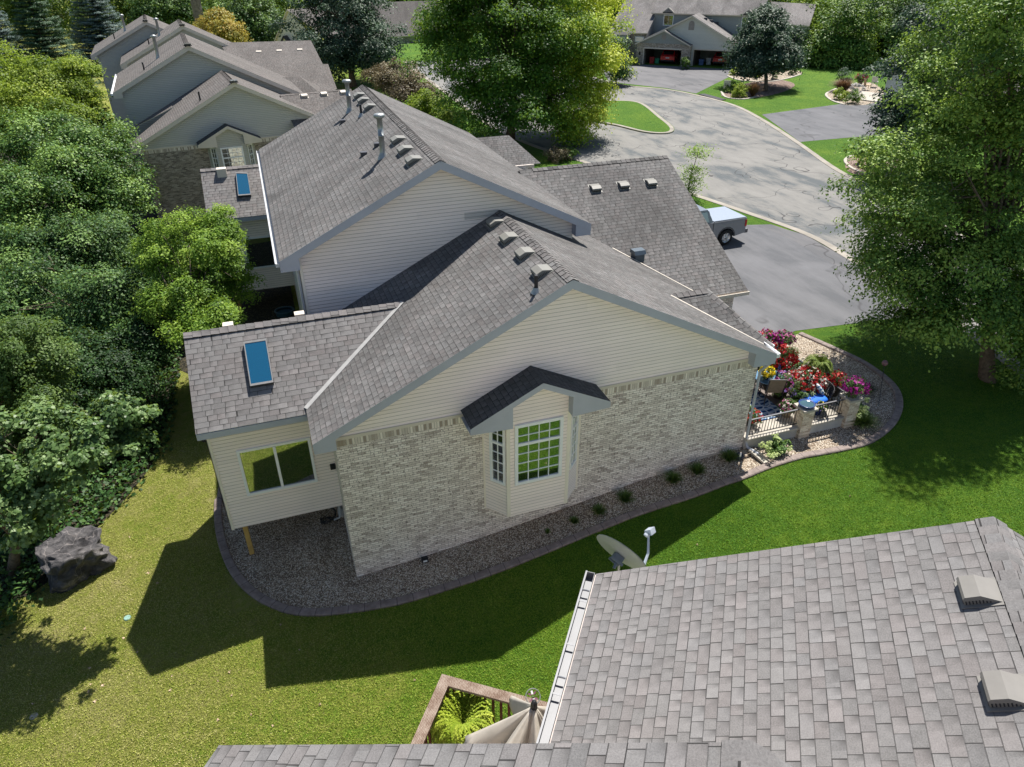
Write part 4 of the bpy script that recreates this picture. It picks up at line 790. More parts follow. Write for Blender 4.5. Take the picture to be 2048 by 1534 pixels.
# round gauge beyond the umbrella, hung on a stake over the rail
gp = onz(1066, 1393, DZ+1.7); gau = empty('wind_spinner', gp, 0, 'small round patterned spinner disc just beyond the umbrella tip', 'garden ornament')
mb = MB(); mb.tube([(.11*math.cos(a), .11*math.sin(a)*.8, .11*math.sin(a)*.6) for a in np.linspace(0, 2*PI, 21)], .008, 5); mb.build('ring', METAL, gau)
mb = MB()
for k in range(8):
    a = k*PI/4; mb.obox((.03*math.cos(a)-.015, .03*math.sin(a)*.8, .03*math.sin(a)*.6), (.03, 0, .0), (.05*math.cos(a), .05*math.sin(a)*.8, .05*math.sin(a)*.6+.001), (0, .001, .003), k % 2)
mb.build('disc', [plain('spin_w', (.7, .68, .72), .5), plain('spin_m', (.2, .08, .14), .5)], gau)
mb = MB(); mb.tube([(0, 0, 0), (.02, .02, -1.0)], .01, 5); mb.build('stake', BLACK, gau)
#@@PART3
# ================================================================ foliage kit
def leafcloud(name, C_, N_, L, tint, mat, parent=None, asp=.62):
    n = len(C_); r = RNG
    N_ = N_/np.linalg.norm(N_, axis=1, keepdims=True); a = r.normal(size=(n, 3)); a -= N_*(a*N_).sum(1, keepdims=True); a /= np.linalg.norm(a, axis=1, keepdims=True)+1e-9
    b = np.cross(N_, a); L = np.broadcast_to(L, (n,))[:, None]*r.uniform(.7, 1.3, (n, 1))
    fold = N_*L*.12
    V = np.empty((n, 4, 3)); V[:, 0] = C_-a*L*.5; V[:, 1] = C_+b*L*asp*.5+fold; V[:, 2] = C_+a*L*.5; V[:, 3] = C_-b*L*asp*.5+fold
    me = bpy.data.meshes.new(name); me.vertices.add(4*n); me.vertices.foreach_set('co', V.reshape(-1)); me.loops.add(4*n); me.loops.foreach_set('vertex_index', np.arange(4*n, dtype=np.int32))
    me.polygons.add(n); me.polygons.foreach_set('loop_start', np.arange(0, 4*n, 4, dtype=np.int32)); me.polygons.foreach_set('loop_total', np.full(n, 4, dtype=np.int32))
    at = me.attributes.new('tint', 'FLOAT', 'POINT'); at.data.foreach_set('value', np.repeat(np.clip(tint, 0, 1), 4).astype(np.float32)); me.materials.append(mat); me.update(calc_edges=True)
    o = bpy.data.objects.new(name, me); COL.objects.link(o)
    if parent: o.parent = parent
    return o
def crown_pts(blobs, n, ncl, clr, seed, base=None, hollow=.45, flat=.55):
    r = np.random.default_rng(seed); vol = np.array([b[3]*b[4]+b[4]*b[5]+b[3]*b[5] for b in blobs]); cls = []; cid = []
    ks = np.maximum(3, (ncl*vol/vol.sum()).astype(int))
    for b, k in zip(blobs, ks):
        d = r.normal(size=(k, 3)); d /= np.linalg.norm(d, axis=1, keepdims=True); rr = (hollow**3+(1-hollow**3)*r.random(k))**(1/3)
        lump = 1+.15*np.sin(d[:, 0]*5+seed)+.14*np.sin(d[:, 1]*6+d[:, 2]*5+seed*2)+.12*r.normal(size=k)
        p = d*(rr*lump)[:, None]*np.array(b[3:6])+np.array(b[:3]); cls.append(p); cid.append(d)
    P = np.vstack(cls); Dn = np.vstack(cid); K = len(P); size = clr*r.uniform(.55, 1.45, K)
    w_ = size**2; cnt = r.choice(K, n, p=w_/w_.sum()); u = r.normal(size=(n, 3)); u /= np.linalg.norm(u, axis=1, keepdims=True); u[:, 2] = np.where(u[:, 2] < -.25, -u[:, 2], u[:, 2])
    rad = r.uniform(.25, 1.0, n)**.5*(1+.25*np.sin(u[:, 0]*7+cnt)+.2*np.sin(u[:, 1]*8+cnt*2)); off = u*rad[:, None]*np.array([1, 1, flat])
    C_ = P[cnt]+off*size[cnt][:, None]+r.normal(size=(n, 3))*size[cnt][:, None]*.10; od = Dn[cnt]; C_[:, 2] -= .3*size[cnt]*(off[:, :2]**2).sum(1)
    N_ = np.array([0, 0, .6])+od*.3+u*.75+r.normal(size=(n, 3))*.5
    tc = r.normal(.5, .17, K)[cnt]+r.normal(0, .17, n)
    return C_, N_, tc, P, size
def limbs(name, base, tips, r0, mat, parent, top=None, nmain=7, seed=0, h0=.28):
    r = np.random.default_rng(seed); base = np.array(base, float); tips = np.asarray(tips); top = np.array(top if top is not None else tips.mean(0)+[0, 0, (tips[:, 2].max()-tips[:, 2].mean())*.6]); mb = MB()
    ax = [base+(top-base)*t+np.array([.12*math.sin(5*t+seed), .12*math.cos(4*t+seed), 0])*min(1, t*3)*r0*4 for t in np.linspace(0, 1, 9)]; ax[0] = base-np.array([0, 0, .15])
    rad = [r0*(1.35 if i == 0 else 1)*(1-.88*i/8) for i in range(9)]; mb.tube([tuple(p) for p in ax], rad, 9)
    sel = tips[r.choice(len(tips), min(len(tips), nmain*5), replace=False)]
    for p in sel:
        t = np.clip(h0+(1-h0)*r.uniform(.0, .75)*(p[2]-base[2])/(top[2]-base[2]+.01), h0*.8, .93); s0 = ax[int(t*8)]+(ax[min(8, int(t*8)+1)]-ax[int(t*8)])*(t*8-int(t*8)); rr = r0*(1-.88*t)*.42
        if p[2] < s0[2]-1: s0 = ax[2]
        m = s0+(p-s0)*.5+np.array([0, 0, .10*np.linalg.norm(p-s0)])+r.normal(size=3)*.08; q = s0+(p-s0)*.96
        mb.tube([tuple(s0), tuple(m), tuple(q)], [rr, rr*.6, rr*.18], 5, cap=False)
        for _ in range(2):
            e_ = m+(q-m)*r.uniform(.1, .6); f_ = e_+r.normal(size=3)*np.array([.5, .5, .35])*np.linalg.norm(p-s0)*.28; mb.tube([tuple(e_), tuple(f_)], [rr*.35, rr*.1], 4, cap=False)
    return mb.build(name, mat, parent, True)
LF = lambda n, d, m, l, **k: leafmat(n, [(.05, d), (.5, m), (.95, l)], **k)
L_MAPLE = LF('leaf_maple', (.025, .065, .014), (.09, .19, .03), (.34, .47, .09), trans=.24)
L_DARK = LF('leaf_dark', (.014, .042, .012), (.045, .11, .026), (.19, .31, .08), trans=.18)
L_BLUE = LF('leaf_bluegreen', (.018, .042, .026), (.05, .092, .055), (.15, .21, .14), trans=.18, tcol=(.1, .2, .06))
L_YEL = LF('leaf_yellowgreen', (.08, .14, .02), (.24, .33, .035), (.46, .52, .07), trans=.4)
L_LINDEN = LF('leaf_linden', (.04, .08, .028), (.11, .19, .06), (.26, .36, .15), trans=.34, rough=.4)
L_CENTER = leafmat('leaf_center_maple', [(.0, (.014, .05, .010)), (.28, (.045, .135, .018)), (.5, (.13, .26, .028)), (.68, (.38, .48, .04)), (1, (.70, .70, .08))], .4)
L_PURP = LF('leaf_bronze', (.06, .045, .03), (.14, .12, .06), (.26, .22, .13), trans=.2, tcol=(.3, .2, .1))
L_GOLD = LF('leaf_gold', (.14, .17, .03), (.34, .32, .05), (.52, .36, .08), trans=.3, tcol=(.5, .3, .03))
L_SPR = LF('needle_blue', (.022, .05, .045), (.07, .12, .105), (.18, .25, .235), trans=.08, tcol=(.1, .2, .1)); L_SPG = LF('needle_green', (.012, .036, .018), (.035, .085, .04), (.085, .16, .075), trans=.08, tcol=(.05, .12, .03))
def A(px, py, dep, rx, rz, ry=None):
    c = atd(px, py, dep); k = dep/CF; return (c[0], c[1], c[2], rx*k, (ry or rx)*k, rz*k)
def tree(name, label, base, blobs, n, leaf, mat, seed, ncl=150, clr=.5, r0=.18, group=None, tintf=None, nmain=7, hollow=.45, flat=.55, cat='tree', asp=.62, top=None):
    base = np.array([base[0], base[1], gz(base[0])]); root = empty(name, base, 0, label, cat, group)
    C_, N_, t_, P, sz = crown_pts(blobs, n, ncl, clr, seed, hollow=hollow, flat=flat)
    keep = C_[:, 2] > np.interp(C_[:, 0], GX, GZ)+.05; C_, N_, t_ = C_[keep], N_[keep], t_[keep]
    if tintf is not None: t_ = tintf(C_, t_)
    leafcloud('crown', C_-base, N_, leaf, t_, mat, root, asp); limbs('trunk', (0, 0, 0), P-base, r0, BARK, root, seed=seed, nmain=nmain, top=None if top is None else np.array(top)-base)
    return root
def spruce(base, h, rad, mat, label, seed, n=26, group=None):
    r = np.random.default_rng(seed); base = np.array([base[0], base[1], gz(base[0])]); root = empty('spruce_tree', base, 0, label, 'conifer', group); Cs, Ns, Ts = [], [], []
    mb = MB(); mb.tube([(0, 0, -.1), (0, 0, h*.5), (0, 0, h)], [.22, .12, .02], 8)
    z = h*.06
    while z < h*.98:
        R_ = rad*(1-z/h)**.85+.12; k = int(7+R_*2.2)
        for j in range(k):
            a = r.uniform(0, 2*PI); L_ = R_*r.uniform(.75, 1.12); d = np.array([math.cos(a), math.sin(a), 0]); m = int(70*L_)+30
            t = r.random(m)**.6; side = r.normal(0, 1, m)*(.16+.22*L_*t*(1.15-t)); s_ = np.array([-d[1], d[0], 0])
            p = d*(t*L_)[:, None]+s_*side[:, None]; p[:, 2] = z-.18*L_*t+.13*L_*t*t*1.6-.18*abs(side)+r.normal(0, .05, m); Cs.append(p)
            Ns.append(np.array([0, 0, .9])+d*.5+r.normal(size=(m, 3))*.35); Ts.append(.25+.5*t+r.normal(0, .12, m)+r.normal(0, .05))
            if j % 2 == 0: mb.tube([(0, 0, z), tuple(d*L_*.9+np.array([0, 0, z-.08*L_]))], [.035, .01], 4, cap=False)
        z += .26+.010*h
    leafcloud('crown', np.vstack(Cs), np.vstack(Ns), .19, np.concatenate(Ts), mat, root, .38); mb.build('trunk', BARK, root); return root
# ---------------------------------------------------------------- trees
# right: big maple, with the dark pear-like tree behind it
def mt(C_, t): return t+.05*(C_[:, 2]-4)/4+.06
tree('maple_tree', 'big broad green maple filling the right edge of the photo', (22.6, .5), [A(1930, 330, 25.2, 150, 190), A(1985, 120, 25.6, 150, 170), A(1860, 480, 24.6, 130, 120), A(1965, 560, 24.6, 150, 130), A(2035, 630, 23.8, 75, 45), A(1900, 560, 24, 110, 80), A(2080, 350, 25, 170, 260), A(1840, 620, 24.2, 95, 55), A(1790, 380, 25, 88, 110), A(1765, 520, 24.8, 60, 60), A(2050, -60, 25.5, 150, 120), A(2060, -170, 26, 170, 130), A(2040, 60, 21.8, 130, 120), A(2030, 240, 22.3, 105, 110), A(2090, 640, 24.5, 110, 120)], 225000, .115, L_MAPLE, 11, ncl=600, clr=.74, r0=.22, nmain=16, tintf=mt, top=atd(1990, 60, 25.3), hollow=.35)
tree('ash_tree', 'dark dull green tree standing behind the big right maple', onz(1815, 300, -.7), [A(1840, 180, 46, 85, 95), A(1900, 90, 46, 90, 90), A(1800, 265, 45, 42, 62)], 42000, .17, L_BLUE, 12, ncl=210, clr=.75, r0=.2, tintf=lambda C_, t: t-.2)
# centre maple, green turning yellow on its right
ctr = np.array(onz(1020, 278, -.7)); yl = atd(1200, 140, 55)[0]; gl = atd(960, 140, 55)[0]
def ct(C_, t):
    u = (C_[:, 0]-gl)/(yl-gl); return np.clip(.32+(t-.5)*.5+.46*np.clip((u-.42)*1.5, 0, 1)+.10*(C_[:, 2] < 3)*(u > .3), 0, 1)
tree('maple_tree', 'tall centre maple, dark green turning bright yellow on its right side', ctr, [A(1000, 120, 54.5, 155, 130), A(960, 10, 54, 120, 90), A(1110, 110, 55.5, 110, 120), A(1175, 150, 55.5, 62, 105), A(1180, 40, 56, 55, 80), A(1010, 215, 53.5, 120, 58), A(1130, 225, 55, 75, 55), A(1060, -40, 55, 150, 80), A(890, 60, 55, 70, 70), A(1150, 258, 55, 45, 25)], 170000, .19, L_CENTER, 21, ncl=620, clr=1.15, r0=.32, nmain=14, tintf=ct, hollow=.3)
# dark round tree left of centre, bronze crab-apple beside it
tree('linden_tree', 'dark round blue green tree behind the second grey roof', onz(706, 172, -.7), [A(690, 60, 80, 95, 75), A(655, 110, 79, 62, 40), A(745, 105, 79, 68, 48), A(680, -20, 80, 75, 60)], 52000, .26, L_BLUE, 31, ncl=260, clr=1.25, r0=.38, tintf=lambda C_, t: t-.12)
tree('crabapple_tree', 'small bronze leaved tree between the dark round tree and the maple', onz(800, 232, -.7), [A(800, 165, 68, 52, 38), A(835, 195, 66, 45, 32), A(760, 150, 70, 30, 22)], 16000, .2, L_PURP, 33, ncl=110, clr=.8, r0=.15)
tree('shrub', 'loose yellow green shrub below the bronze tree, left of the maple', onz(860, 240, -.7), [A(850, 212, 62, 35, 26), A(900, 235, 60, 32, 22)], 9000, .18, L_YEL, 34, ncl=60, clr=.6, r0=.08, cat='shrub', tintf=lambda C_, t: t-.15)
# pear tree on the far lawn
tree('pear_tree', 'round dark pear tree with a short trunk on the far lawn', onz(1531, 182, -.7), [A(1530, 100, 76.5, 62, 44), A(1530, 62, 76.5, 33, 40), A(1534, 32, 76.5, 15, 20), A(1500, 124, 76, 36, 18), A(1565, 122, 76, 34, 20)], 42000, .24, L_BLUE, 41, ncl=230, clr=1.0, r0=.22, tintf=lambda C_, t: t-.02)
tree('weeping_birch', 'small drooping tree left of the far garage, beside the yellow foliage', onz(1232, 172, -.7), [A(1228, 110, 80, 20, 42), A(1240, 140, 79, 17, 28)], 9000, .2, L_DARK, 42, ncl=60, clr=.9, r0=.1)
# left: the bright little tree, the oaks and the pale linden branches
tree('maple_tree', 'small bright green tree left of the high beige gable', (-4.1, 8.6), [A(400, 520, 27, 80, 70), A(360, 605, 26, 70, 52), A(442, 455, 27.5, 40, 48), A(420, 650, 25, 66, 36), A(325, 500, 27, 42, 60), A(465, 545, 27, 40, 60)], 85000, .09, leafmat('leaf_bright', [(.05, (.04, .09, .014)), (.5, (.16, .29, .035)), (.95, (.36, .50, .08))], .4), 51, ncl=330, clr=.42, r0=.13, nmain=12, hollow=.3)
LOAK = LF('leaf_oak', (.02, .05, .013), (.055, .135, .026), (.26, .40, .09), trans=.2, rough=.5)
oak = 'woodland trees along the left edge'
tree('oak_tree', 'large mid green oak left of the grey brick duplex', (-9.5, 27), [A(110, 320, 40, 120, 95), A(195, 350, 39, 75, 95), A(50, 430, 36, 120, 110), A(235, 390, 38, 44, 58)], 110000, .14, LOAK, 61, ncl=380, clr=.8, r0=.3, group=oak, tintf=lambda C_, t: t+.06)
tree('oak_tree', 'dark green oak in the middle of the left edge, beside the bright small tree', (-9.5, 18), [A(120, 530, 31, 108, 84), A(215, 630, 27, 70, 72), A(50, 630, 28, 100, 84), A(222, 480, 33, 48, 66)], 125000, .115, L_DARK, 62, ncl=430, clr=.65, r0=.3, group=oak)
tree('oak_tree', 'very dark leafy tree above the pale branches at the lower left', (-9.0, 11), [A(205, 745, 25, 88, 50), A(120, 750, 24.5, 90, 60), A(285, 690, 26, 40, 55)], 75000, .10, L_DARK, 63, ncl=260, clr=.55, r0=.22, group=oak, tintf=lambda C_, t: t-.28)
tree('walnut_tree', 'paler feathery green tree at the far left edge, halfway down', (-11, 8), [A(50, 720, 20.5, 85, 85), A(-40, 760, 20, 90, 110), A(85, 800, 20, 45, 44)], 42000, .085, LF('leaf_walnut', (.04, .08, .02), (.085, .15, .035), (.17, .25, .07), trans=.3), 64, ncl=190, clr=.38, r0=.16, group=oak, flat=.4)
tree('linden_tree', 'pale leafed linden spreading open branches across the lower left', (-9.3, 4.0), [A(50, 890, 17.5, 120, 62), A(150, 890, 17.2, 95, 52), A(80, 975, 16.8, 85, 42), A(235, 822, 17.5, 75, 24), A(215, 880, 17.2, 70, 28), A(-60, 960, 16.5, 80, 80), A(45, 1040, 16.8, 50, 30)], 24000, .11, L_LINDEN, 65, ncl=260, clr=.27, r0=.16, group=oak, nmain=14, flat=.45, asp=.85)
tree('shrub', 'tall yellow green bushy tree under the blue spruces at the left', (-14, 40), [A(75, 190, 46, 105, 70), A(150, 170, 47, 45, 45), A(20, 230, 44, 70, 70), A(140, 250, 44, 45, 50)], 85000, .155, L_YEL, 66, ncl=300, clr=.75, r0=.2, cat='tree', tintf=lambda C_, t: t-.1)
q = onz(20, 175, -2.8); spruce((q[0], q[1]), 14, 4.6, L_SPR, 'pale blue spruce in the top left corner', 71)
q = onz(118, 190, -2.8); spruce((q[0], q[1]), 14.5, 4.9, L_SPG, 'dark green spruce between the two blue spruces at the top left', 72)
q = onz(222, 142, -2.8); spruce((q[0], q[1]), 15, 5.4, L_SPR, 'tall blue green spruce directly behind the farthest grey gable', 73)
q = onz(192, 262, -2.8); spruce((q[0], q[1]), 6.5, 2.0, L_SPG, 'slim dark spruce against the side of the farthest grey wall', 74)
tree('maple_tree', 'golden orange and yellow tree behind the grey roofs, below a thick trunk', atd(430, 80, 92), [A(425, 52, 92, 30, 22), A(450, 68, 90, 38, 24)], 16000, .26, L_GOLD, 81, ncl=110, clr=1.0, r0=.15, cat='tree')
q = atd(402, 60, 105); g0 = np.array([q[0], q[1], gz(q[0])]); o = empty('cottonwood_tree', g0, 0, 'thick bare grey trunk rising out of frame behind the golden tree', 'tree')
MB().tube([(0, 0, -.2), (.1, 0, 6), (0, .2, 13), (.3, 0, 18)], [.95, .75, .6, .4], 12).build('trunk', plain('bark_grey', (.20, .17, .14), .95, var=.4, sc=4), o)
C_, N_, t_, P, sz = crown_pts([(0, 0, 18, 6, 5, 4)], 12000, 60, 1.4, 82); leafcloud('crown', C_, N_, .35, t_, L_DARK, o)
for k, (px, py, dep, rx, rz, mt_, lb) in enumerate([(500, 45, 112, 60, 48, L_DARK, 'dark tree right of the golden tree at the top'), (535, 8, 128, 70, 42, L_MAPLE, 'green tree at the top edge left of the white gable house'), (330, 8, 120, 65, 42, L_DARK, 'dark green tree behind the two farthest grey ridges'), (470, 6, 135, 60, 40, L_MAPLE, 'light green tree top above the golden tree')]):
    q = atd(px, py, dep); tree('woodland_tree', lb, q, [A(px, py, dep, rx, rz), A(px-30, py+22, dep-2, rx*.6, rz*.7), A(px+28, py+18, dep-1, rx*.6, rz*.7)], 22000, .36, mt_, 90+k, ncl=150, clr=1.5, r0=.3, tintf=lambda C_, t: t+.08)
for k, (px, py, dep, rx, rz, mt_, lb) in enumerate([(1680, 65, 92, 72, 62, L_MAPLE, 'broad green tree behind the far lawn, right of the far house'), (1760, 50, 98, 62, 62, L_DARK, 'dark green tree behind the far lawn, next to the broad green one'), (1850, 30, 90, 70, 55, L_DARK, 'dark tree above the right neighbour roof at the top right'), (1640, 20, 112, 55, 45, L_YEL, 'yellow green tree beyond the right end of the far house'), (1215, 20, 118, 45, 40, L_DARK, 'dark tree left of the far house at the top')]):
    q = atd(px, py+40, dep); tree('woodland_tree', lb, q, [A(px, py, dep, rx, rz), A(px-35, py+30, dep-1, rx*.55, rz*.65), A(px+30, py+32, dep-1, rx*.55, rz*.65), A(px, py+55, dep, rx*.8, rz*.4)], 26000, .32, mt_, 95+k, ncl=170, clr=1.35, r0=.3, tintf=lambda C_, t: t+.04)
# far wood: one mass behind everything
Cs, Ns, Ts = [], [], []
r = np.random.default_rng(5); tr = MB()
for i in range(70):
    px = -60+i*31+r.uniform(-14, 14); dep = r.uniform(140, 178); c = atd(px, r.uniform(-10, 22), dep); rad = r.uniform(5.5, 8.5); zg_ = gz(c[0])
    C_, N_, t_, P, sz = crown_pts([(c[0], c[1], zg_+rad*1.15, rad, rad, rad*1.2), (c[0]+rad*.5, c[1]-rad*.3, zg_+rad*.7, rad*.7, rad*.7, rad*.7)], 5200, 70, 1.7, 200+i); Cs.append(C_); Ns.append(N_); Ts.append(t_+r.uniform(-.2, .25))
    tr.tube([(c[0], c[1], zg_-.3), (c[0], c[1], zg_+rad)], [.3, .15], 5)
for i in range(60):     # a second, farther row closes the view
    px = -80+i*36; c = atd(px, 0, 215+r.uniform(-15, 30)); rad = r.uniform(8, 12); zg_ = gz(c[0])
    C_, N_, t_, P, sz = crown_pts([(c[0], c[1], zg_+rad*.9, rad, rad, rad)], 2600, 50, 2.6, 300+i); Cs.append(C_); Ns.append(N_); Ts.append(t_)
tag(leafcloud('woods', np.vstack(Cs), np.vstack(Ns), .5, np.concatenate(Ts), LF('leaf_woods', (.02, .05, .012), (.05, .11, .02), (.14, .22, .045), trans=.3)), 'wood of mixed green trees closing the view along the top edge', 'woods', kind='stuff')
# undergrowth below the left trees
r = np.random.default_rng(8); n = 70000; poly_x = r.uniform(-16, -5.2, n); poly_y = r.uniform(-1, 34, n); lim = np.interp(poly_y, [-1, 2, 4.5, 6, 9, 12, 22, 34], [-10.2, -8.9, -7.9, -6.7, -5.4, -4.9, -5.4, -7.3]); k = poly_x < lim+r.normal(0, .25, n)
cx_, cy_ = poly_x[k], poly_y[k]; m = len(cx_); Cw = np.stack([cx_, cy_, np.interp(cx_, GX, GZ)+r.random(m)**2*.55+.03], 1)
tag(leafcloud('undergrowth', Cw, np.array([0, 0, .8])+r.normal(size=(m, 3))*.5, .16, r.normal(.35, .2, m), L_DARK), 'low dark weeds and ground cover under the trees at the left', 'undergrowth', kind='stuff')
# ================================================================ small plants
def tuft(name, label, base, rad, h, n, mat, seed, cat='grass clump', group=None, width=.012, droop=.6, tint=(.5, .15), flowers=None):
    r = np.random.default_rng(seed); root = mat_ob = None; V, F, T = [], [], []
    for i in range(n):
        a = r.uniform(0, 2*PI); l = h*r.uniform(.6, 1.15); sp_ = rad*r.uniform(.25, 1.1); p0 = np.array([math.cos(a), math.sin(a), 0])*rad*.12*r.random(); d = np.array([math.cos(a), math.sin(a), 0]); s_ = np.array([-d[1], d[0], 0])*width; tt = r.normal(*tint)
        for k in range(4):
            f = k/3; p = p0+d*sp_*f**1.3+np.array([0, 0, l*(f-droop*.6*f*f*f*(sp_/rad))]); w2 = s_*(1-f*.85); V += [p-w2, p+w2]; T += [tt+.2*f]*2
            if k: j = len(V); F.append((j-4, j-3, j-1, j-2))
    me = bpy.data.meshes.new(name); me.from_pydata([tuple(v) for v in V], [], F); me.materials.append(mat); at = me.attributes.new('tint', 'FLOAT', 'POINT'); at.data.foreach_set('value', np.clip(T, 0, 1).astype(np.float32)); o = bpy.data.objects.new(name, me); COL.objects.link(o); o.location = tuple(float(q) for q in base)
    return tag(o, label, cat, group)
L_GRS = LF('blade_green', (.02, .045, .012), (.05, .10, .02), (.12, .18, .04), trans=.2); L_LIME = LF('leaf_lime', (.10, .16, .02), (.28, .38, .03), (.60, .66, .10), trans=.35)
lb = ['dark grass clump nearest the right corner of the brick wall', 'second dark grass clump from the downspout corner', 'third dark grass clump from the downspout corner', 'fourth dark grass clump from the right, below the brick wall', 'fifth grass clump from the right, just right of the bay window', 'thin grass clump in the gravel right below the bay window', 'smallest grass sprig in the gravel left of the other clumps']
for k, ((px, py), rad, h) in enumerate(zip([(1457, 922), (1393, 948), (1345, 965), (1250, 1003), (1197, 1028), (1148, 1047), (1095, 1067)], [.32, .30, .32, .30, .26, .18, .11], [.38, .36, .36, .34, .3, .24, .18])):
    q = ong(px, py); tuft('grass_clump', lb[k], q, rad, h, int(420*rad/.3), L_GRS, 400+k, group='grass clumps along the brick wall', width=.009)
def bush(name, label, base, rx, ry, rz, n, leaf, mat, seed, cat='shrub', ncl=30, clr=None, tintf=None, group=None, heads=None):
    root = None; base = np.array(base, float); C_, N_, t_, P, sz = crown_pts([(0, 0, rz*.9, rx, ry, rz)], n, ncl, clr or rx*.3, seed, hollow=.5, flat=.8)
    k = C_[:, 2] > .01; C_, N_, t_ = C_[k], N_[k], t_[k]
    if tintf: t_ = tintf(C_, t_)
    if heads:
        root = empty(name, base, 0, label, cat, group); leafcloud('foliage', C_, N_, leaf, t_, mat, root); return root
    o = leafcloud(name, C_, N_, leaf, t_, mat); o.location = tuple(base); return tag(o, label, cat, group)
L_HYD = LF('hydrangea_head', (.28, .36, .12), (.50, .60, .24), (.72, .78, .42), trans=.2)
def heads(root, pts, r_, mat, seed, name='flower_head', n=150, leaf=.035):
    for k, p in enumerate(pts):
        C_, N_, t_, P, sz = crown_pts([(p[0], p[1], p[2], r_, r_, r_*.8)], n, 14, r_*.45, seed+k, hollow=.75); leafcloud(name, C_, N_, leaf, t_, mat, root, .9)
def hyd(label, base, pxs, zs, rx, seed, r_=.13):
    base = np.array(base, float); root = bush('hydrangea', label, base, rx, rx, rx*.7, 1500, .07, LF('leaf_hyd', (.03, .08, .02), (.08, .17, .04), (.18, .28, .08), trans=.3) if 'leaf_hyd' not in bpy.data.materials else bpy.data.materials['leaf_hyd'], seed, heads=True, cat='hydrangea')
    heads(root, [onz(px, py, z)-base for (px, py), z in zip(pxs, zs)], r_, L_HYD, seed*3)
hyd('lime white hydrangea in the gravel before the patio wall', (12.85, -.55, -.7), [(1550, 872), (1539, 886), (1524, 890), (1538, 900), (1548, 910), (1540, 912), (1559, 906), (1580, 895), (1533, 893), (1556, 880)], [-.15, -.3, -.35, -.4, -.45, -.4, -.45, -.45, -.3, -.3], .30, 430, .085)
hyd('dark leaved hydrangea with green heads by the corner pillar', (16.7, .35, -.7), [(1735, 800), (1732, 816), (1731, 825), (1722, 818), (1719, 830)], [0, -.1, -.15, -.15, -.2], .26, 431, .085)
tuft('daylily', 'arching dark green leaf clump at the foot of the corner pillar', ong(1722, 850), .55, .42, 620, L_GRS, 440, 'plant', width=.014, tint=(.6, .15))
tuft('daylily', 'small dark clump in the gravel right of the corner pillar', ong(1735, 793)+[0.2, .2, 0], .3, .3, 260, LF('blade_dark', (.015, .03, .012), (.03, .05, .02), (.07, .06, .04), trans=.1), 441, 'plant')
# short blades over the near lawn
def inside(px_, py_, poly):
    poly = np.array([p[:2] for p in poly]); r_in = np.zeros(len(px_), bool); j = len(poly)-1
    for i in range(len(poly)):
        xi, yi, xj, yj = *poly[i], *poly[j]; c_ = ((yi > py_) != (yj > py_)) & (px_ < (xj-xi)*(py_-yi)/(yj-yi+1e-12)+xi); r_in ^= c_; j = i
    return r_in
r = np.random.default_rng(55); n = 1000000; gx_ = r.uniform(-10.5, 24, n); gy_ = r.uniform(-8.5, 9, n)
dist = np.hypot(gx_+.5, gy_+14.5); k = r.random(n) < np.clip(1.25-dist/30, .25, 1)
k &= ~inside(gx_, gy_, [tuple(p) for p in rs]+[(13.5, 5.4), (13.5, 7.5)]); k &= ~inside(gx_, gy_, shade); k &= ~((gx_ > -3.3) & (gx_ < 12.2) & (gy_ > 0)); k &= ~((gx_ > 12) & (gy_ > 4.4)); k &= gx_ < 24
gx_, gy_ = gx_[k], gy_[k]; m = len(gx_); lowf_ = np.sin(gx_*.9+1.3*np.sin(gy_*.7))*np.cos(gy_*1.1+gx_*.4)
dr_t = np.clip(.72-(gx_-.12*gy_+4)/11.5*.58, .08, .72)+.07*lowf_+r.normal(0, .12, m)
Cg = np.stack([gx_, gy_, np.interp(gx_, GX, GZ)+.02], 1); Ng = r.normal(size=(m, 3)); Ng[:, 2] = abs(Ng[:, 2])*.5+.35
GRASSM = leafmat('grass_blade', [(.0, (.08, .20, .014)), (.3, (.19, .33, .025)), (.6, (.36, .40, .07)), (.9, (.56, .51, .21)), (1, (.64, .57, .32))], .3, tcol=(.26, .36, .035))
tag(leafcloud('grass', Cg, Ng, .043, dr_t, GRASSM, None, .34), 'short mown grass blades covering the lawn round the main house', 'grass', kind='stuff')
# boulder
bq = ong(150, 1175); bo = bpy.data.meshes.new('boulder'); bm = bmesh.new(); bmesh.ops.create_icosphere(bm, subdivisions=6, radius=1)
from mathutils import noise as mn
for v in bm.verts:
    p = v.co.copy(); q_ = Vector((max(-.72, min(.72, p.x)), max(-.78, min(.78, p.y)), max(-.5, min(.66, p.z))))*1.2
    q_ += p*(mn.fractal(p*1.1+Vector((3, 1, 7)), .9, 2.1, 3)*.36)+p*(abs(mn.noise(p*2.6+Vector((5, 2, 2))))*-.22)+p*(mn.fractal(p*6, 1, 2.2, 4)*.03)
    if p.x > .2: q_.z -= .25*(p.x-.2)
    v.co = Vector((q_.x*.86, q_.y*.72, q_.z*.70))
bm.to_mesh(bo); bm.free(); t = NT('boulder_rock'); tv = t.obj(); w1 = t.noise(tv, 2.2, 6, .65, 1.2); vein = t.n('TexVoronoi', {'Vector': t.n('VectorMath', {0: tv, 1: t.n('TexNoise', {'Vector': tv, 'Scale': 1.4, 'Detail': 4}).outputs['Color']}, operation='ADD').outputs[0], 'Scale': 1.3}, feature='DISTANCE_TO_EDGE').outputs['Distance']
c = t.ramp(w1, [(.3, (.022, .021, .023)), (.46, (.065, .062, .065)), (.6, (.12, .113, .115)), (.75, (.26, .24, .235))]); c = t.mix(t.ramp(vein, [(0, g3(.55)), (.02, g3(0))]), c, (.30, .27, .26)); t.bump(t.math('ADD', t.noise(tv, 9, 8, .75), t.math('MULTIPLY', w1, 2)), .9, .06); t.fin(c, .75, .3)
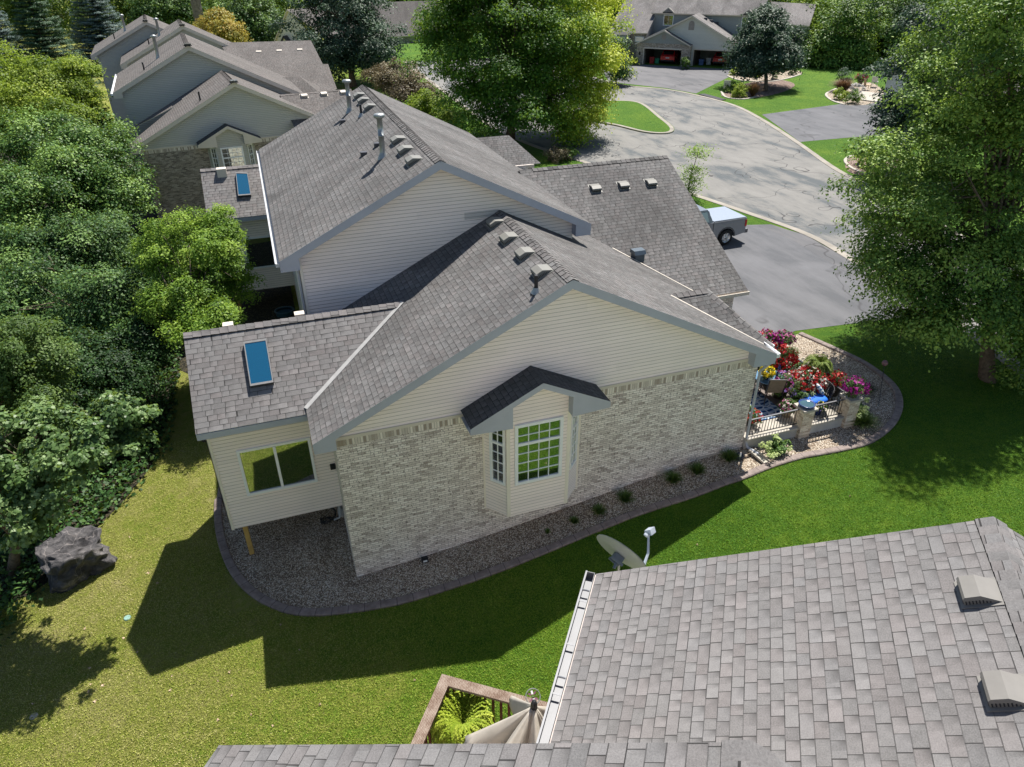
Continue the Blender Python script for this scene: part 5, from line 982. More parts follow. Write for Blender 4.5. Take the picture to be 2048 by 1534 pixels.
bo.materials.append(t.m); ob = bpy.data.objects.new('boulder', bo); COL.objects.link(ob); ob.location = (-7.42, 3.5, gz(-7.42)+.40); ob.rotation_euler.z = .35
for p_ in bo.polygons: p_.use_smooth = True
tag(ob, 'big dark grey boulder on the lawn at the lower left', 'boulder')
# fallen leaves, teal valve lid, pale patches on the near lawn
LV = plain('dry_leaf', (.55, .40, .30), .8, var=.3, sc=30)
r = np.random.default_rng(77); lpx = [(170, 1258), (562, 1250), (276, 1305), (180, 1337), (464, 1391), (436, 1441), (182, 1369), (206, 1371), (176, 1384), (190, 1403), (344, 1353), (503, 1430), (546, 1452), (66, 1408), (260, 1074), (262, 1115), (297, 1146), (315, 1166), (459, 1345), (341, 1381), (436, 1362), (1250, 1178), (1394, 1090), (829, 1361), (1700, 993), (248, 1277), (600, 1300), (640, 1410)]
g0 = None
for k, (px, py) in enumerate(lpx):
    q = ong(px, py); s_ = r.uniform(.03, .05); mb = MB(); a = r.uniform(0, 6.28)
    pts = [(s_*math.cos(a+u)*(1 if i % 2 else .55), s_*math.sin(a+u)*(1 if i % 2 else .55), .02+.02*math.sin(u*2+k)) for i, u in enumerate(np.linspace(0, 2*PI, 9)[:-1])]
    for i in range(8): mb.poly([(0, 0, .012), pts[i], pts[(i+1) % 8]])
    o = mb.build('fallen_leaf', LV); o.location = tuple(q); tag(o, 'dry fallen leaf lying on the lawn', 'leaf', 'dry leaves scattered on the lawn')
q = ong(255, 1236); mb = MB(); mb.lathe([(0, .03), (.08, .028), (.095, .01), (.1, -.01)][::-1], (0, 0, 0), 18); o = mb.build('valve_lid', plain('valve_teal', (.20, .34, .30), .7)); o.location = tuple(q); tag(o, 'small round teal irrigation lid set in the sunny lawn', 'lid')
q = ong(68, 1432); mb = MB(); mb.lathe([(0, .015), (.08, .012), (.11, -.01)][::-1], (0, 0, 0), 9); o = mb.build('flat_stone', CONC); o.location = tuple(q); tag(o, 'pale flat stone in dappled shade at the bottom left', 'stone')
# spotlights, bucket, ring
for (px, py), lbl in (((850, 1124), 'small black ground spotlight against the brick, left of the bay window'), ((1605, 872), 'small black ground spotlight at the foot of the first stone pillar')):
    q = ong(px, py); o = empty('ground_spotlight', q, 0, lbl, 'spotlight'); MB().box((-.09, -.07, .03), (.09, .07, .16)).build('housing', BLACK, o, bevel=.01); MB().box((-.055, -.075, .07), (.055, -.071, .13)).build('lens', plain('lamp_lens', (.75, .78, .8), .2), o); MB().tube([(0, 0, -.05), (0, 0, .04)], .015, 6).build('stake', BLACK, o)
q = ong(1478, 917); mb = MB(); mb.lathe([(0, .16), (.11, .16), (.14, .12), (.12, 0)][::-1], (0, 0, 0), 14); o = mb.build('bucket', plain('bucket_navy', (.02, .025, .045), .5)); o.location = tuple(q); tag(o, 'dark blue round bucket at the foot of the downspout corner', 'bucket')
q = ong(570, 628); mb = MB(); mb.tube([(.42*math.cos(a), .36*math.sin(a), .2) for a in np.linspace(0, 2*PI, 25)], .04, 6); mb.lathe([(.40, .0), (.40, .2)], (0, 0, 0), 24); mb.lathe([(0, .08), (.38, .08)], (0, 0, 0), 24); o = mb.build('round_planter', plain('planter_teal', (.03, .07, .09), .4)); o.location = (q[0]+.05, 8.2, gz(q[0])); o.location = tuple(q); tag(o, 'dark teal round tub in the shade behind the skylight porch', 'tub')
# ================================================================ patio
PZ = -.3; pat = empty('patio', (14, 1.8, PZ), 0, 'raised concrete patio at the right corner of the main house', 'patio'); pat.location = (0, 0, 0)
MB().box((12.01, -.1, -.9), (16.05, 4.3, PZ-.06)).build('patio_base', CONCD, pat); MB().box((12.01, -.16, PZ-.06), (16.12, 4.36, PZ)).build('patio_slab', CONC, pat, bevel=.01)
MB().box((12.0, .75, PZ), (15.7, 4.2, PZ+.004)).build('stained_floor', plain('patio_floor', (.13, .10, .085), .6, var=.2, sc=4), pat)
BRP = brick('brick_pillar', [(.05, (.30, .22, .16)), (.4, (.55, .46, .36)), (.8, (.74, .67, .56))], (.55, .49, .40))
def pillar(x, y, label, top=.38):
    o = empty('stone_pillar', (x, y, gz(x)), 0, label, 'pillar', 'stone pillars of the patio rail'); h = top-gz(x)
    MB().box((-.20, -.20, -.1), (.20, .20, h-.07)).build('shaft', BRP, o); MB().box((-.26, -.26, h-.07), (.26, .26, h)).build('cap', CONC, o, bevel=.012); return (x, y, top)
P1 = pillar(14.12, -.02, 'stone pillar carrying the blue bowl, midway along the front rail'); P2 = pillar(15.86, -.02, 'corner stone pillar carrying the magenta pot, nearest the gravel'); P3_ = pillar(15.9, 1.62, 'stone pillar under the big fern on the far side of the patio'); P4 = pillar(15.84, 3.45, 'farthest stone pillar, carrying the pink flower pots')
def railing(a, b, label):
    a, b = np.array([*a, PZ]), np.array([*b, PZ]); d = b-a; L = np.linalg.norm(d); d /= L; n_ = np.array([-d[1], d[0], 0]); o = empty('railing', a, 0, label, 'railing', 'black metal railings between the pillars')
    MB().obox(-n_*.025+(0, 0, .60), d*L, n_*.05, (0, 0, .03)).build('top_rail', plain('rail_grey', (.10, .10, .11), .35, .5, .3), o); MB().obox(-n_*.015+(0, 0, .07), d*L, n_*.03, (0, 0, .02)).build('bottom_rail', BLACK, o)
    bl = MB().box((-.007, -.007, .06), (.007, .007, .61)).build('baluster', BLACK, o); n = int(L/.105); f_ = True
    for i in range(1, n):
        q = bl if f_ else bl.copy(); 
        if not f_: COL.objects.link(q); q.parent = o
        f_ = False; q.location = tuple(d*L*i/n)
railing((12.06, -.02), (13.9, -.02), 'black metal railing between the house corner and the first pillar'); railing((14.34, -.02), (15.64, -.02), 'black metal railing between the bowl pillar and the corner pillar'); railing((15.88, .2), (15.9, 1.4), 'black metal railing on the far side, from the corner pillar to the fern pillar'); railing((15.9, 1.84), (15.86, 3.23), 'black metal railing between the fern pillar and the farthest pillar')
def rugmat():
    t = NT('rug_pattern'); uv = t.obj(); v = t.map(uv, (1, 1, 1)); w1 = t.n('TexVoronoi', {'Vector': v, 'Scale': 3.2}, feature='DISTANCE_TO_EDGE').outputs['Distance']; w2 = t.n('TexWave', {'Vector': v, 'Scale': 1.6, 'Distortion': 6.0, 'Detail': 2.0}, wave_type='RINGS').outputs['Fac']
    c = t.mix(t.ramp(w2, [(.45, g3(0)), (.55, g3(1))]), (.012, .045, .13), (.26, .34, .44)); c = t.mix(t.ramp(w1, [(0, g3(1)), (.05, g3(1)), (.09, g3(0))]), c, (.45, .48, .50)); return t.fin(c, .95, .1)
rug = MB().box((-.95, -1.0, .004), (.95, 1.0, .016)).build('rug', rugmat()); rug.location = (13.05, 1.55, PZ+.004); tag(rug, 'navy and white patterned outdoor rug under the patio table', 'rug')
TQ = onz(1541, 754, PZ+.75)
tb = empty('patio_table', (TQ[0], TQ[1], PZ+.02), 0, 'round blue topped patio table with dark metal legs', 'table')
MB().lathe([(0, .70), (.50, .70), (.52, .715), (.52, .73), (0, .73)], (0, 0, 0), 28).build('tabletop', plain('table_blue', (.08, .17, .26), .25, .5, var=.2), tb)
for a in (.8, 2.37, 3.94, 5.5):
    MB().tube([(.38*math.cos(a), .38*math.sin(a), 0), (.2*math.cos(a), .2*math.sin(a), .35), (.40*math.cos(a), .40*math.sin(a), .70)], .016, 6).build('leg', BLACK, tb)
def chair(loc, rz, label, fabric):
    o = empty('patio_chair', loc, rz, label, 'chair', 'dark framed patio chairs at the table')
    MB().obox((-.26, -.02, .40), (.52, 0, 0), (0, -.48, .02), (0, 0, .02)).build('seat', fabric, o)
    MB().obox((-.26, .0, .42), (.52, 0, 0), (0, .16, .56), (0, -.02, .006)).build('backrest', fabric, o)
    m_ = MB()
    for x in (-.27, .27):
        m_.tube([(x, 0, .40), (x, .17, 1.0)], .017, 6)
    m_.tube([(-.27, .17, 1.0), (.27, .17, 1.0)], .017, 6); m_.build('back_frame', BLACK, o)
    for x in (-.28, .28):
        MB().tube([(x, -.02, .62), (x, -.45, .60), (x, -.50, .56)], .016, 6).build('armrest', BLACK, o)
        MB().tube([(x, -.44, .60), (x, -.46, 0)], .015, 6).build('leg', BLACK, o); MB().tube([(x, .0, .42), (x, .12, 0)], .015, 6).build('leg', BLACK, o)
SLING = plain('sling_taupe', (.17, .135, .095), .7, var=.15, sc=10)
chair((13.95, 1.28, PZ+.018), 2.78, 'taupe sling patio chair with its back to the corner pillar', SLING)
chair((12.75, 1.45, PZ+.018), 2.3+PI, 'dark metal patio chair half hidden behind the downspout', BLACK)
chair((TQ[0]-.1, TQ[1]+.75, PZ+.018), .1, 'dark patio chair behind the blue table by the wall', BLACK)
# flowers in pots
def potted(name, label, base, pr, ph, potm, fr, fz, leafm, fl, seed, nl__=1400, nf=90, lsz=.05, fsz=.05, cat='flower pot', style='mound', tint=None):
    base = np.array(base, float); o = empty(name, base, 0, label, cat); 
    if pr: MB().lathe([(0, 0), (pr*.7, 0), (pr*.95, ph*.9), (pr*1.05, ph*.92), (pr*1.05, ph), (pr*.9, ph), (pr*.85, ph*.88), (0, ph*.86)], (0, 0, 0), 18).build('pot', potm, o, True)
    fr, fz, nl__ = fr*1.1, fz*1.1, int(nl__*1.5); C_, N_, t_, P, sz = crown_pts([(0, 0, ph+fz*.55, fr, fr, fz)], nl__, 46, fr*.28, seed, hollow=.5, flat=.8)
    k = C_[:, 2] > ph*.5; leafcloud('foliage', C_[k], N_[k], lsz, t_[k], leafm, o)
    for i, (fm, share) in enumerate(fl):
        r = np.random.default_rng(seed+50+i); m = int(nf*share*.95); d = r.normal(size=(m, 3)); d[:, 2] = abs(d[:, 2])*.9-.25; d /= np.linalg.norm(d, axis=1, keepdims=True); p = d*np.array([fr*1.08, fr*1.08, fz*1.08])*r.uniform(.85, 1.08, (m, 1))+np.array([0, 0, ph+fz*.55])
        rep_ = 4; nl__ = nl__; Cq = np.repeat(p, rep_, 0)+r.normal(size=(m*rep_, 3))*fsz*.35; Nq = np.repeat(d, rep_, 0)+r.normal(size=(m*rep_, 3))*.5
        leafcloud('flowers', Cq, Nq, fsz, r.uniform(.2, .9, len(Cq)), fm, o, .95)
    return o
def fmat(n, c): return leafmat(n, [(0, tuple(x*.55 for x in c)), (.6, c), (1, tuple(min(1, x*1.25+.02) for x in c))], .25, tcol=c)
F_RED, F_MAG, F_PINK, F_YEL, F_LAV, F_COR, F_ORG = fmat('petal_red', (.42, .012, .015)), fmat('petal_magenta', (.36, .02, .24)), fmat('petal_pink', (.45, .13, .26)), fmat('petal_yellow', (.80, .62, .02)), fmat('petal_lavender', (.32, .24, .58)), fmat('petal_coral', (.50, .05, .045)), fmat('petal_white', (.72, .68, .60))
LG = LF('leaf_garden', (.02, .05, .012), (.05, .12, .02), (.12, .22, .05), trans=.3); LBG = LF('leaf_begonia', (.05, .02, .012), (.04, .08, .02), (.10, .16, .04), trans=.25)
POTD = plain('pot_dark', (.035, .028, .025), .5); POTG = plain('pot_grey', (.16, .15, .13), .6); POTB = plain('pot_blue', (.012, .035, .16), .2, .6); POTT = plain('pot_taupe', (.30, .24, .18), .6)
potted('flower_pot', 'magenta petunias in a grey pot on the corner pillar', (15.86, -.02, .38), .19, .24, POTG, .34, .22, LG, [(F_MAG, 1)], 500, fsz=.075, nf=95)
potted('flower_pot', 'wide bed of red and white begonias before the corner seat', (15.25, 1.28, PZ), .26, .42, POTD, .50, .34, LBG, [(F_RED, .55), (F_COR, .3), (F_ORG, .25)], 501, nl__=2600, nf=230, fsz=.075)
potted('flower_pot', 'dark leaved red begonias left of the magenta pillar pot, behind the corner pillar', (16.1, .95, PZ+.1), .2, .45, POTD, .27, .22, LBG, [(F_RED, .6), (F_COR, .5)], 502, nf=80, fsz=.07)
potted('flower_pot', 'large red begonia basket at the back of the patio, left of the fern', (15.15, 2.7, PZ), .26, .55, POTD, .48, .36, LBG, [(F_RED, .8), (F_COR, .4)], 503, nl__=2600, nf=170, fsz=.08)
potted('flower_pot', 'tall pot of coral pink petunias at the far end of the patio', (15.35, 3.75, PZ+.35), .2, .45, POTD, .30, .24, LG, [(F_COR, .4), (F_PINK, .4), (F_MAG, .3)], 504, nf=100, fsz=.07)
potted('flower_pot', 'magenta petunias in a dark pot on the farthest pillar', (15.84, 3.45, .38), .18, .22, POTD, .32, .2, LG, [(F_MAG, .8), (F_PINK, .3)], 505, nf=100, fsz=.07)
potted('flower_pot', 'pink and lilac petunias massed right of the taupe chair', (14.45, 1.55, PZ), .26, .36, POTD, .40, .30, LG, [(F_PINK, .7), (F_MAG, .15), (F_LAV, .3)], 506, nl__=2000, nf=150, fsz=.055)
potted('flower_pot', 'purple violet and lavender flowers between the chair and blue seat', (14.72, 1.02, PZ), .18, .26, POTD, .25, .2, LG, [(F_LAV, .6), (F_PINK, .25)], 507, nf=60)
potted('flower_pot', 'green variegated plant spilling left of the blue seat', (14.85, .72, PZ), .18, .22, POTD, .26, .2, LF('leaf_varieg', (.04, .10, .03), (.14, .22, .10), (.45, .50, .30), trans=.3), [(F_ORG, .2)], 508, nf=40, lsz=.06)
potted('flower_pot', 'small pale pink flowers directly behind the blue bowl pillar', (13.95, .55, PZ), .19, .26, POTT, .24, .17, LG, [(F_PINK, .6), (F_ORG, .3)], 509, nf=60, fsz=.05)
potted('flower_pot', 'coral red geraniums at the left end of the front rail', (12.55, .55, PZ), .18, .24, POTD, .30, .18, LG, [(F_COR, 1)], 510, nf=80, fsz=.06)
potted('flower_pot', 'yellow and white flowers in a blue glazed pot behind the rail', (14.95, .3, PZ), .15, .22, POTB, .18, .13, LG, [(F_YEL, .5), (F_ORG, .5), (F_LAV, .2)], 511, nf=50, nl__=700, fsz=.045)
potted('flower_pot', 'round yellow chrysanthemum on the blue table', (TQ[0]-.22, TQ[1]-.05, PZ+.75), .10, .14, POTB, .20, .17, LG, [(F_YEL, 1)], 512, nf=190, fsz=.05, nl__=700)
potted('flower_pot', 'green leafy bush at the far patio corner, behind the fern', (16.25, 2.75, gz(16)), 0, .05, POTD, .42, .42, LG, [(F_ORG, .06)], 513, nl__=2200, lsz=.06, cat='shrub')
for (px, py), z_ in (((1558, 740), PZ+.75), ((1553, 755), PZ+.75)):
    q = onz(px, py, z_); tl = 'taller cobalt glass bottle at the far side of the blue table' if py == 740 else 'cobalt glass bottle nearest the taupe chair on the blue table'; MB_ = MB().lathe([(0, 0), (.045, 0), (.05, .1), (.03, .16), (.035, .2)], (0, 0, 0), 10).build('blue_bottle', POTB, None, True); MB_.location = (float(q[0]), float(q[1]), PZ+.75); tag(MB_, tl, 'bottle', 'cobalt bottles on the table')
o = empty('bird_bath', (14.12, -.02, .38), 0, 'shallow round blue bowl on the first stone pillar', 'bowl'); MB().lathe([(0, 0), (.19, 0), (.245, .06), (.25, .11), (.225, .11), (.2, .07), (0, .065)], (0, 0, 0), 24).build('bowl', plain('bowl_blue', (.03, .06, .18), .25, .6), o, True); MB().lathe([(0, .085), (.208, .085)], (0, 0, 0), 24).build('water', plain('bowl_water', (.05, .10, .13), .05, .8), o)
# fern on its pillar and fern on the deck
def fern(base, label, n, L_, seed, mat, leaf=.05, rise=.6, pot=None):
    r = np.random.default_rng(seed); o = empty('fern', base, 0, label, 'fern'); Cs, Ns, Ts = [], [], []
    for i in range(n):
        a = r.uniform(0, 2*PI); l = L_*r.uniform(.6, 1.15); up = rise*r.uniform(.4, 1.3); d = np.array([math.cos(a), math.sin(a), 0]); s_ = np.array([-d[1], d[0], 0]); m = int(34*l/.5)+10; f = np.linspace(.05, 1, m)
        p = d*(l*(1-.25*f)*f)[:, None]; p[:, 2] = l*(up*1.6*f-(up*.9+.75)*f*f); w_ = .085*l/.5*np.sin(np.clip(f*1.1, 0, 1)*PI*.9)+.012
        for sg in (-1, 1):
            for u in (.35, .8): Cs.append(p+s_*(sg*w_*u)[:, None]+r.normal(0, .006, (m, 3))); Ns.append(np.array([0, 0, 1])+d*.35+s_*sg*.3+r.normal(0, .15, (m, 3))); Ts.append(r.normal(.55, .1)+.2*f-.1*u+r.normal(0, .05, m))
    ph = .25 if pot else 0
    leafcloud('fronds', np.vstack(Cs)+[0, 0, ph], np.vstack(Ns), leaf, np.concatenate(Ts), mat, o, .45)
    if pot: MB().lathe([(0, 0), (.14, 0), (.2, .22), (.21, .25), (.17, .25), (0, .2)], (0, 0, 0), 16).build('pot', pot, o, True)
    return o
fern((15.9, 1.62, .38), 'large light green fern on the far patio pillar', 60, .62, 600, LF('fern_green', (.06, .11, .02), (.18, .26, .045), (.40, .46, .13), trans=.35), .05, .75, POTT)
fq = onz(925, 1435, DZ+.75); fern((fq[0], fq[1], DZ+.25), 'bright lime asparagus fern in a planter at the deck corner', 260, .62, 601, L_LIME, .045, 1.1, POTG)
MB_ = MB().lathe([(0, 0), (.16, 0), (.18, .25), (0, .25)], (0, 0, 0), 14).build('plant_stand', BLACK); MB_.location = (float(fq[0]), float(fq[1]), DZ); tag(MB_, 'black round stand under the lime fern on the deck', 'plant stand')
# wicker seat with cushions
ws = empty('wicker_seat', (15.05, .62, PZ), 0, 'round black wicker chair with blue cushions in the patio corner', 'chair'); WK = plain('wicker_black', (.018, .016, .018), .5, var=.4, sc=40)
m_ = MB(); rg = []
for i in range(13):
    a = -1.0+i*2.6/12; rg.append(a)
for zz in np.linspace(.36, .86, 9): m_.tube([((.42+.12*(zz-.3))*math.cos(a), (.42+.12*(zz-.3))*math.sin(a), zz-.12*abs((a-.3)/1.3)**2*(zz-.3)) for a in rg], .014, 5)
for a in rg: m_.tube([(.36*math.cos(a), .36*math.sin(a), .3), (.50*math.cos(a), .50*math.sin(a), .88-.08*abs((a-.3)/1.3)**2)], .016, 5)
m_.build('wicker_back', WK, ws); MB().lathe([(0, .26), (.4, .26), (.44, .32), (.4, .34), (0, .34)], (0, 0, 0), 20).build('seat_base', WK, ws)
for a in (.5, 2.1, 3.7, 5.2): MB().tube([(.3*math.cos(a), .3*math.sin(a), 0), (.34*math.cos(a), .34*math.sin(a), .3)], .022, 6).build('leg', WK, ws)
def cushion(name, parent, loc, rx, ry, rz, mat, rot=(0, 0, 0)):
    m_ = MB(); m_.ball((0, 0, 0), 1, 20); m_.v = [(math.copysign(abs(x)**.55, x)*rx, math.copysign(abs(y)**.55, y)*ry, z*rz) for x, y, z in m_.v]; o = m_.build(name, mat, parent, True); o.location = loc; o.rotation_euler = rot; return o
CB = plain('cushion_blue', (.01, .13, .62), .7, var=.3, sc=7)
c1 = cushion('seat_cushion', None, (15.0, .60, PZ+.42), .36, .32, .09, CB); tag(c1, 'bright cobalt blue seat cushion on the wicker chair', 'cushion')
t = NT('cushion_chevron'); tv = t.map(t.obj(), (1, 1, 1)); sp = t.n('SeparateXYZ', {'Vector': tv}); zz = t.math('FRACT', t.math('MULTIPLY', t.math('ADD', sp.outputs['Y'], t.math('PINGPONG', t.math('MULTIPLY', sp.outputs['X'], 1.0), .06)), 9.0)); t.fin(t.mix(t.math('GREATER_THAN', zz, .5), (.10, .20, .34), (.62, .64, .64)), .85, .1)
c2 = cushion('throw_pillow', None, (15.25, .74, PZ+.62), .21, .21, .07, t.m, (.9, .5, 1.0)); tag(c2, 'blue and white chevron pillow leaning in the wicker chair', 'pillow')
# feeder pole in the gravel
q = ong(1757, 812); o = empty('bird_feeder', q, 0, 'thin leaning rod with a small pink globe feeder over the gravel', 'bird feeder'); tq = Vector((.35, .55, 1.25)); MB().tube([(0, 0, 0), tuple(tq)], .012, 6).build('rod', BLACK, o); MB().ball(tuple(tq+Vector((0, 0, .05))), .10, 14).build('globe', plain('globe_pink', (.20, .11, .11), .5), o, True)
# ================================================================ vehicles
def wheel(parent, c, r_, w_, side=1):
    o = bpy.data.objects.new('wheel', None); COL.objects.link(o); o.parent = parent; o.location = c
    m_ = MB(); m_.lathe([(r_*.62, -w_/2), (r_*.93, -w_/2), (r_, -w_*.35), (r_, w_*.35), (r_*.93, w_/2), (r_*.62, w_/2)], (0, 0, 0), 28); t_ = m_.build('tyre', plain('tyre_rubber', (.018, .018, .018), .8), o); t_.rotation_euler = (PI/2, 0, 0)
    m_ = MB(); s_ = side; m_.lathe([(r_*.64, w_*.48), (r_*.58, w_*.44), (r_*.54, w_*.2), (r_*.2, w_*.3), (r_*.17, w_*.42), (0, w_*.43)], (0, 0, 0), 28)
    for k in range(6):
        a = k*PI/3; m_.obox((r_*.18*math.cos(a)-.03*math.sin(a)*0, r_*.18*math.sin(a), w_*.30), (r_*.38*math.cos(a), r_*.38*math.sin(a), 0), (-.06*math.sin(a), .06*math.cos(a), 0), (0, 0, w_*.13))
    q = m_.build('rim', plain('rim_silver', (.60, .62, .64), .3, .5, .8), o, True); q.rotation_euler = (PI/2, 0, 0) if s_ > 0 else (-PI/2, 0, 0)
PAINT = plain('paint_silver', (.24, .26, .29), .28, .6, .55, .03); PAINTT = plain('cover_silver', (.27, .31, .37), .35, .5, .2, .03)
# pickup: local x forward, origin at rear bumper centre
tk = empty('pickup_truck', (22.65, 16.3, -.69), math.radians(180+2.5), 'silver pickup truck with covered bed, half hidden by the garage roof', 'pickup truck')
def car_body(parent, prof, hw, mat, arches, name='body', taper=.05, zsh=1.0):
    # prof: closed side outline (x,z); wheel arches are cut into the lower edge
    pts = []
    for (x, z) in prof: pts.append((x, z))
    m_ = MB(); n = len(pts)
    def wd(z): return hw-(taper*max(0, z-zsh))
    L_ = [(x, wd(z), z) for x, z in pts]; R_ = [(x, -wd(z), z) for x, z in pts]
    m_.poly(L_[::-1]); m_.poly(R_)
    for i in range(n):
        j = (i+1) % n; m_.poly([L_[i], L_[j], R_[j], R_[i]])
    return m_.build(name, mat, parent, bevel=.03)
def arc(cx, r_, z0, n=8): return [(cx-r_*math.cos(PI*i/n), z0+r_*math.sin(PI*i/n)) for i in range(n+1)]
bodyp = [(.12, .62)]+[(.12, .55)]+arc(1.28, .50, .42)+arc(4.95, .50, .42)+[(5.75, .45), (5.85, .6), (5.85, 1.0), (5.7, 1.18), (4.55, 1.24), (4.5, 1.30), (2.12, 1.30), (.12, 1.32)]
car_body(tk, bodyp, 1.0, PAINT, None); car_body(tk, [(2.15, 1.28), (4.55, 1.25), (3.75, 1.92), (2.45, 1.94), (2.22, 1.5)], .93, PAINT, None, 'cab', .28, 1.3)
MB().box((.14, -.93, 1.31), (2.1, .93, 1.355)).build('bed_cover', PAINTT, tk, bevel=.02)
GLK = glass('car_glass', (.01, .012, .015), .25)
for s_ in (1, -1):
    MB().extr([(2.4, s_*.90, 1.36), (4.3, s_*.90, 1.36), (3.68, s_*.775, 1.84), (2.5, s_*.775, 1.84)], (0, s_*.03, 0)).build('side_window', GLK, tk)
    wheel(tk, (1.28, s_*.90, .42), .41, .26, -s_); wheel(tk, (4.95, s_*.90, .42), .41, .26, -s_)
    MB().box((.09, s_*.90, .88), (.20, s_*1.008, 1.22)).build('taillight', plain('tail_red', (.45, .01, .01), .2, .6), tk)
    MB().obox((.3, s_*1.002, 1.18), (1.7, 0, 0), (0, s_*.006, 0), (0, 0, .02)).build('body_crease', PAINTT, tk)
for s_ in (1, -1):
    MB().box((2.13, s_*.985, .62), (2.15, s_*1.004, 1.28)).build('panel_gap', BLACK, tk); MB().tube([(1.28-.52*math.cos(a), s_*1.0, .44+.52*math.sin(a)) for a in np.linspace(0, PI, 12)], .022, 6).build('arch_trim', plain('arch_dark', (.05, .05, .055), .5), tk); MB().tube([(2.75, s_*1.0, 1.06), (2.95, s_*1.0, 1.06)], .015, 6).build('door_handle', BLACK, tk)
MB().obox((2.20, -.75, 1.48), (0, 1.5, 0), (.16, 0, .36), (-.02, 0, .005)).build('rear_window', GLK, tk); MB().box((-.08, -.96, .50), (.13, .96, .70)).build('bumper', plain('bumper_dark', (.12, .12, .13), .4, .5, .3), tk, bevel=.02); MB().box((.12, -.7, .74), (.135, .7, 1.2)).build('tailgate', PAINT, tk)
# ================================================================ far duplex with open garages
GG = np.array([49.2, 76.5, 0]); dF = np.array([.7267, -.6869, 0]); aF = math.atan2(dF[1], dF[0])
far = empty('duplex_house', (GG[0], GG[1], -.75), aF, 'far grey duplex across the street with two open garages', 'house')
SHF = shingle('shingle_far2', .16, .30, .65, row=.16, warm=(1, .95, .92)); BRF = brick('brick_far', [(.1, (.14, .11, .09)), (.45, (.33, .28, .23)), (.8, (.52, .46, .40))], (.42, .38, .33)); SIDL = siding('siding_lightgrey', (.60, .60, .55)); SIDF = siding('siding_blue_grey', (.30, .32, .31)); TR = TRIMB
# local frame: x along facade, y into the house (away from the viewer), z up, ground at 0
def Q(x, y, z): return (x, y, z+.75)
def fq_(pts): return [Q(*p) for p in pts]
mb = MB()
def wallh(x0, x1, z0, z1, y, d=.25): mb.poly(fq_([(x0, y, z0), (x1, y, z0), (x1, y, z1), (x0, y, z1)]))
mb.box(Q(-.95, 0, -.8), Q(.05, .9, 1.85)); mb.box(Q(4.92, 0, -.9), Q(6.05, .9, 1.75)); mb.box(Q(.05, .1, 1.28), Q(4.92, .5, 1.85)); mb.build('brick_wall', BRF, far)
mb = MB(); mb.poly(fq_([(-.9, .12, 1.85), (5.9, .12, 1.75), (2.5, .12, 3.25)])); mb.build('gable_siding', SIDF, far)
mb = MB(); mb.slab(fq_([(-1.2, -.3, 1.75), (2.52, -.3, 3.42), (2.52, 5, 3.42), (-1.2, 5, 1.75)]), .12, 0, 1); mb.slab(fq_([(2.52, -.3, 3.42), (6.1, -.3, 1.75), (6.1, 5, 1.75), (2.52, 5, 3.42)]), .12, 0, 1); mb.build('garage_roof', [SHF, TR], far)
yb = .9
mb = MB(); mb.poly(fq_([(6.05, yb, -.95), (6.35, yb, -.95), (6.35, yb, 1.25), (11.0, yb, 1.25), (11.0, yb, -.95), (12.1, yb, -.95), (12.1, yb, 1.9), (5.7, yb, 5.0), (1.2, yb, 2.9), (1.2, yb, 1.85), (6.05, yb, 1.85)])); mb.build('gable_wall', SIDL, far)
mb = MB(); mb.slab(fq_([(-.6, .4, 2.1), (5.7, .4, 5.15), (5.7, 7.5, 5.15), (-.6, 7.5, 2.1)]), .14, 0, 1); mb.slab(fq_([(5.7, .4, 5.15), (12.4, .4, 1.75), (12.4, 7.5, 1.75), (5.7, 7.5, 5.15)]), .14, 0, 1); mb.build('garage_roof', [SHF, TR], far)
for (x0, x1) in ((.05, 4.92), (6.35, 11.0)):   # open garages: floor, walls, back
    mb = MB(); y0, y1_ = (.5, 6.5) if x0 < 1 else (1.0, 7.0); mb.poly(fq_([(x0, y1_, -.95), (x1, y1_, -.95), (x1, y1_, 1.7), (x0, y1_, 1.7)])); mb.poly(fq_([(x0, y0, -.95), (x0, y1_, -.95), (x0, y1_, 1.7), (x0, y0, 1.7)])); mb.poly(fq_([(x1, y1_, -.95), (x1, y0, -.95), (x1, y0, 1.7), (x1, y1_, 1.7)])); mb.poly(fq_([(x0, y0, 1.7), (x0, y1_, 1.7), (x1, y1_, 1.7), (x1, y0, 1.7)])); mb.build('garage_interior', plain('garage_inside', (.10, .09, .08), .9), far)
    mb = MB(); mb.box(Q(x0-.1, y0-.55 if x0 < 1 else y0-.14, -.95), Q(x0, y0-.3 if x0 < 1 else y0-.05, 1.3)); mb.build('door_jamb', TR, far); mb = MB(); mb.box(Q(x0, (-.02 if x0 < 1 else .85), 1.2), Q(x1, (.08 if x0 < 1 else .95), 1.34)); mb.build('door_header', TR, far)
mb = MB(); mb.box(Q(-1.3, -1.3, -.80), Q(12.3, .9, -.74)); mb.build('garage_apron', CONC, far)
mb = MB(); mb.extr(fq_([(5.30, yb-.03, 3.45), (6.02, yb-.03, 3.45)]+[(5.66+.36*math.cos(a), yb-.03, 4.15+.36*math.sin(a)) for a in np.linspace(0, PI, 9)]), (0, .02, 0)); mb.build('louvre_vent', plain('louvre', (.30, .27, .25), .7), far)
mb = MB(); mb.extr(fq_([(2.46+.32*math.cos(a), .09, 2.60+.32*math.sin(a)) for a in np.linspace(0, 2*PI, 17)[:-1]]), (0, .02, 0)); mb.build('louvre_vent', bpy.data.materials['louvre'], far)
mb = MB(); mb.box(Q(.3-.9, -.08, .4), Q(.3-.72, 0, .8)); mb.build('wall_lantern', BLACK, far)
yu = 5.2
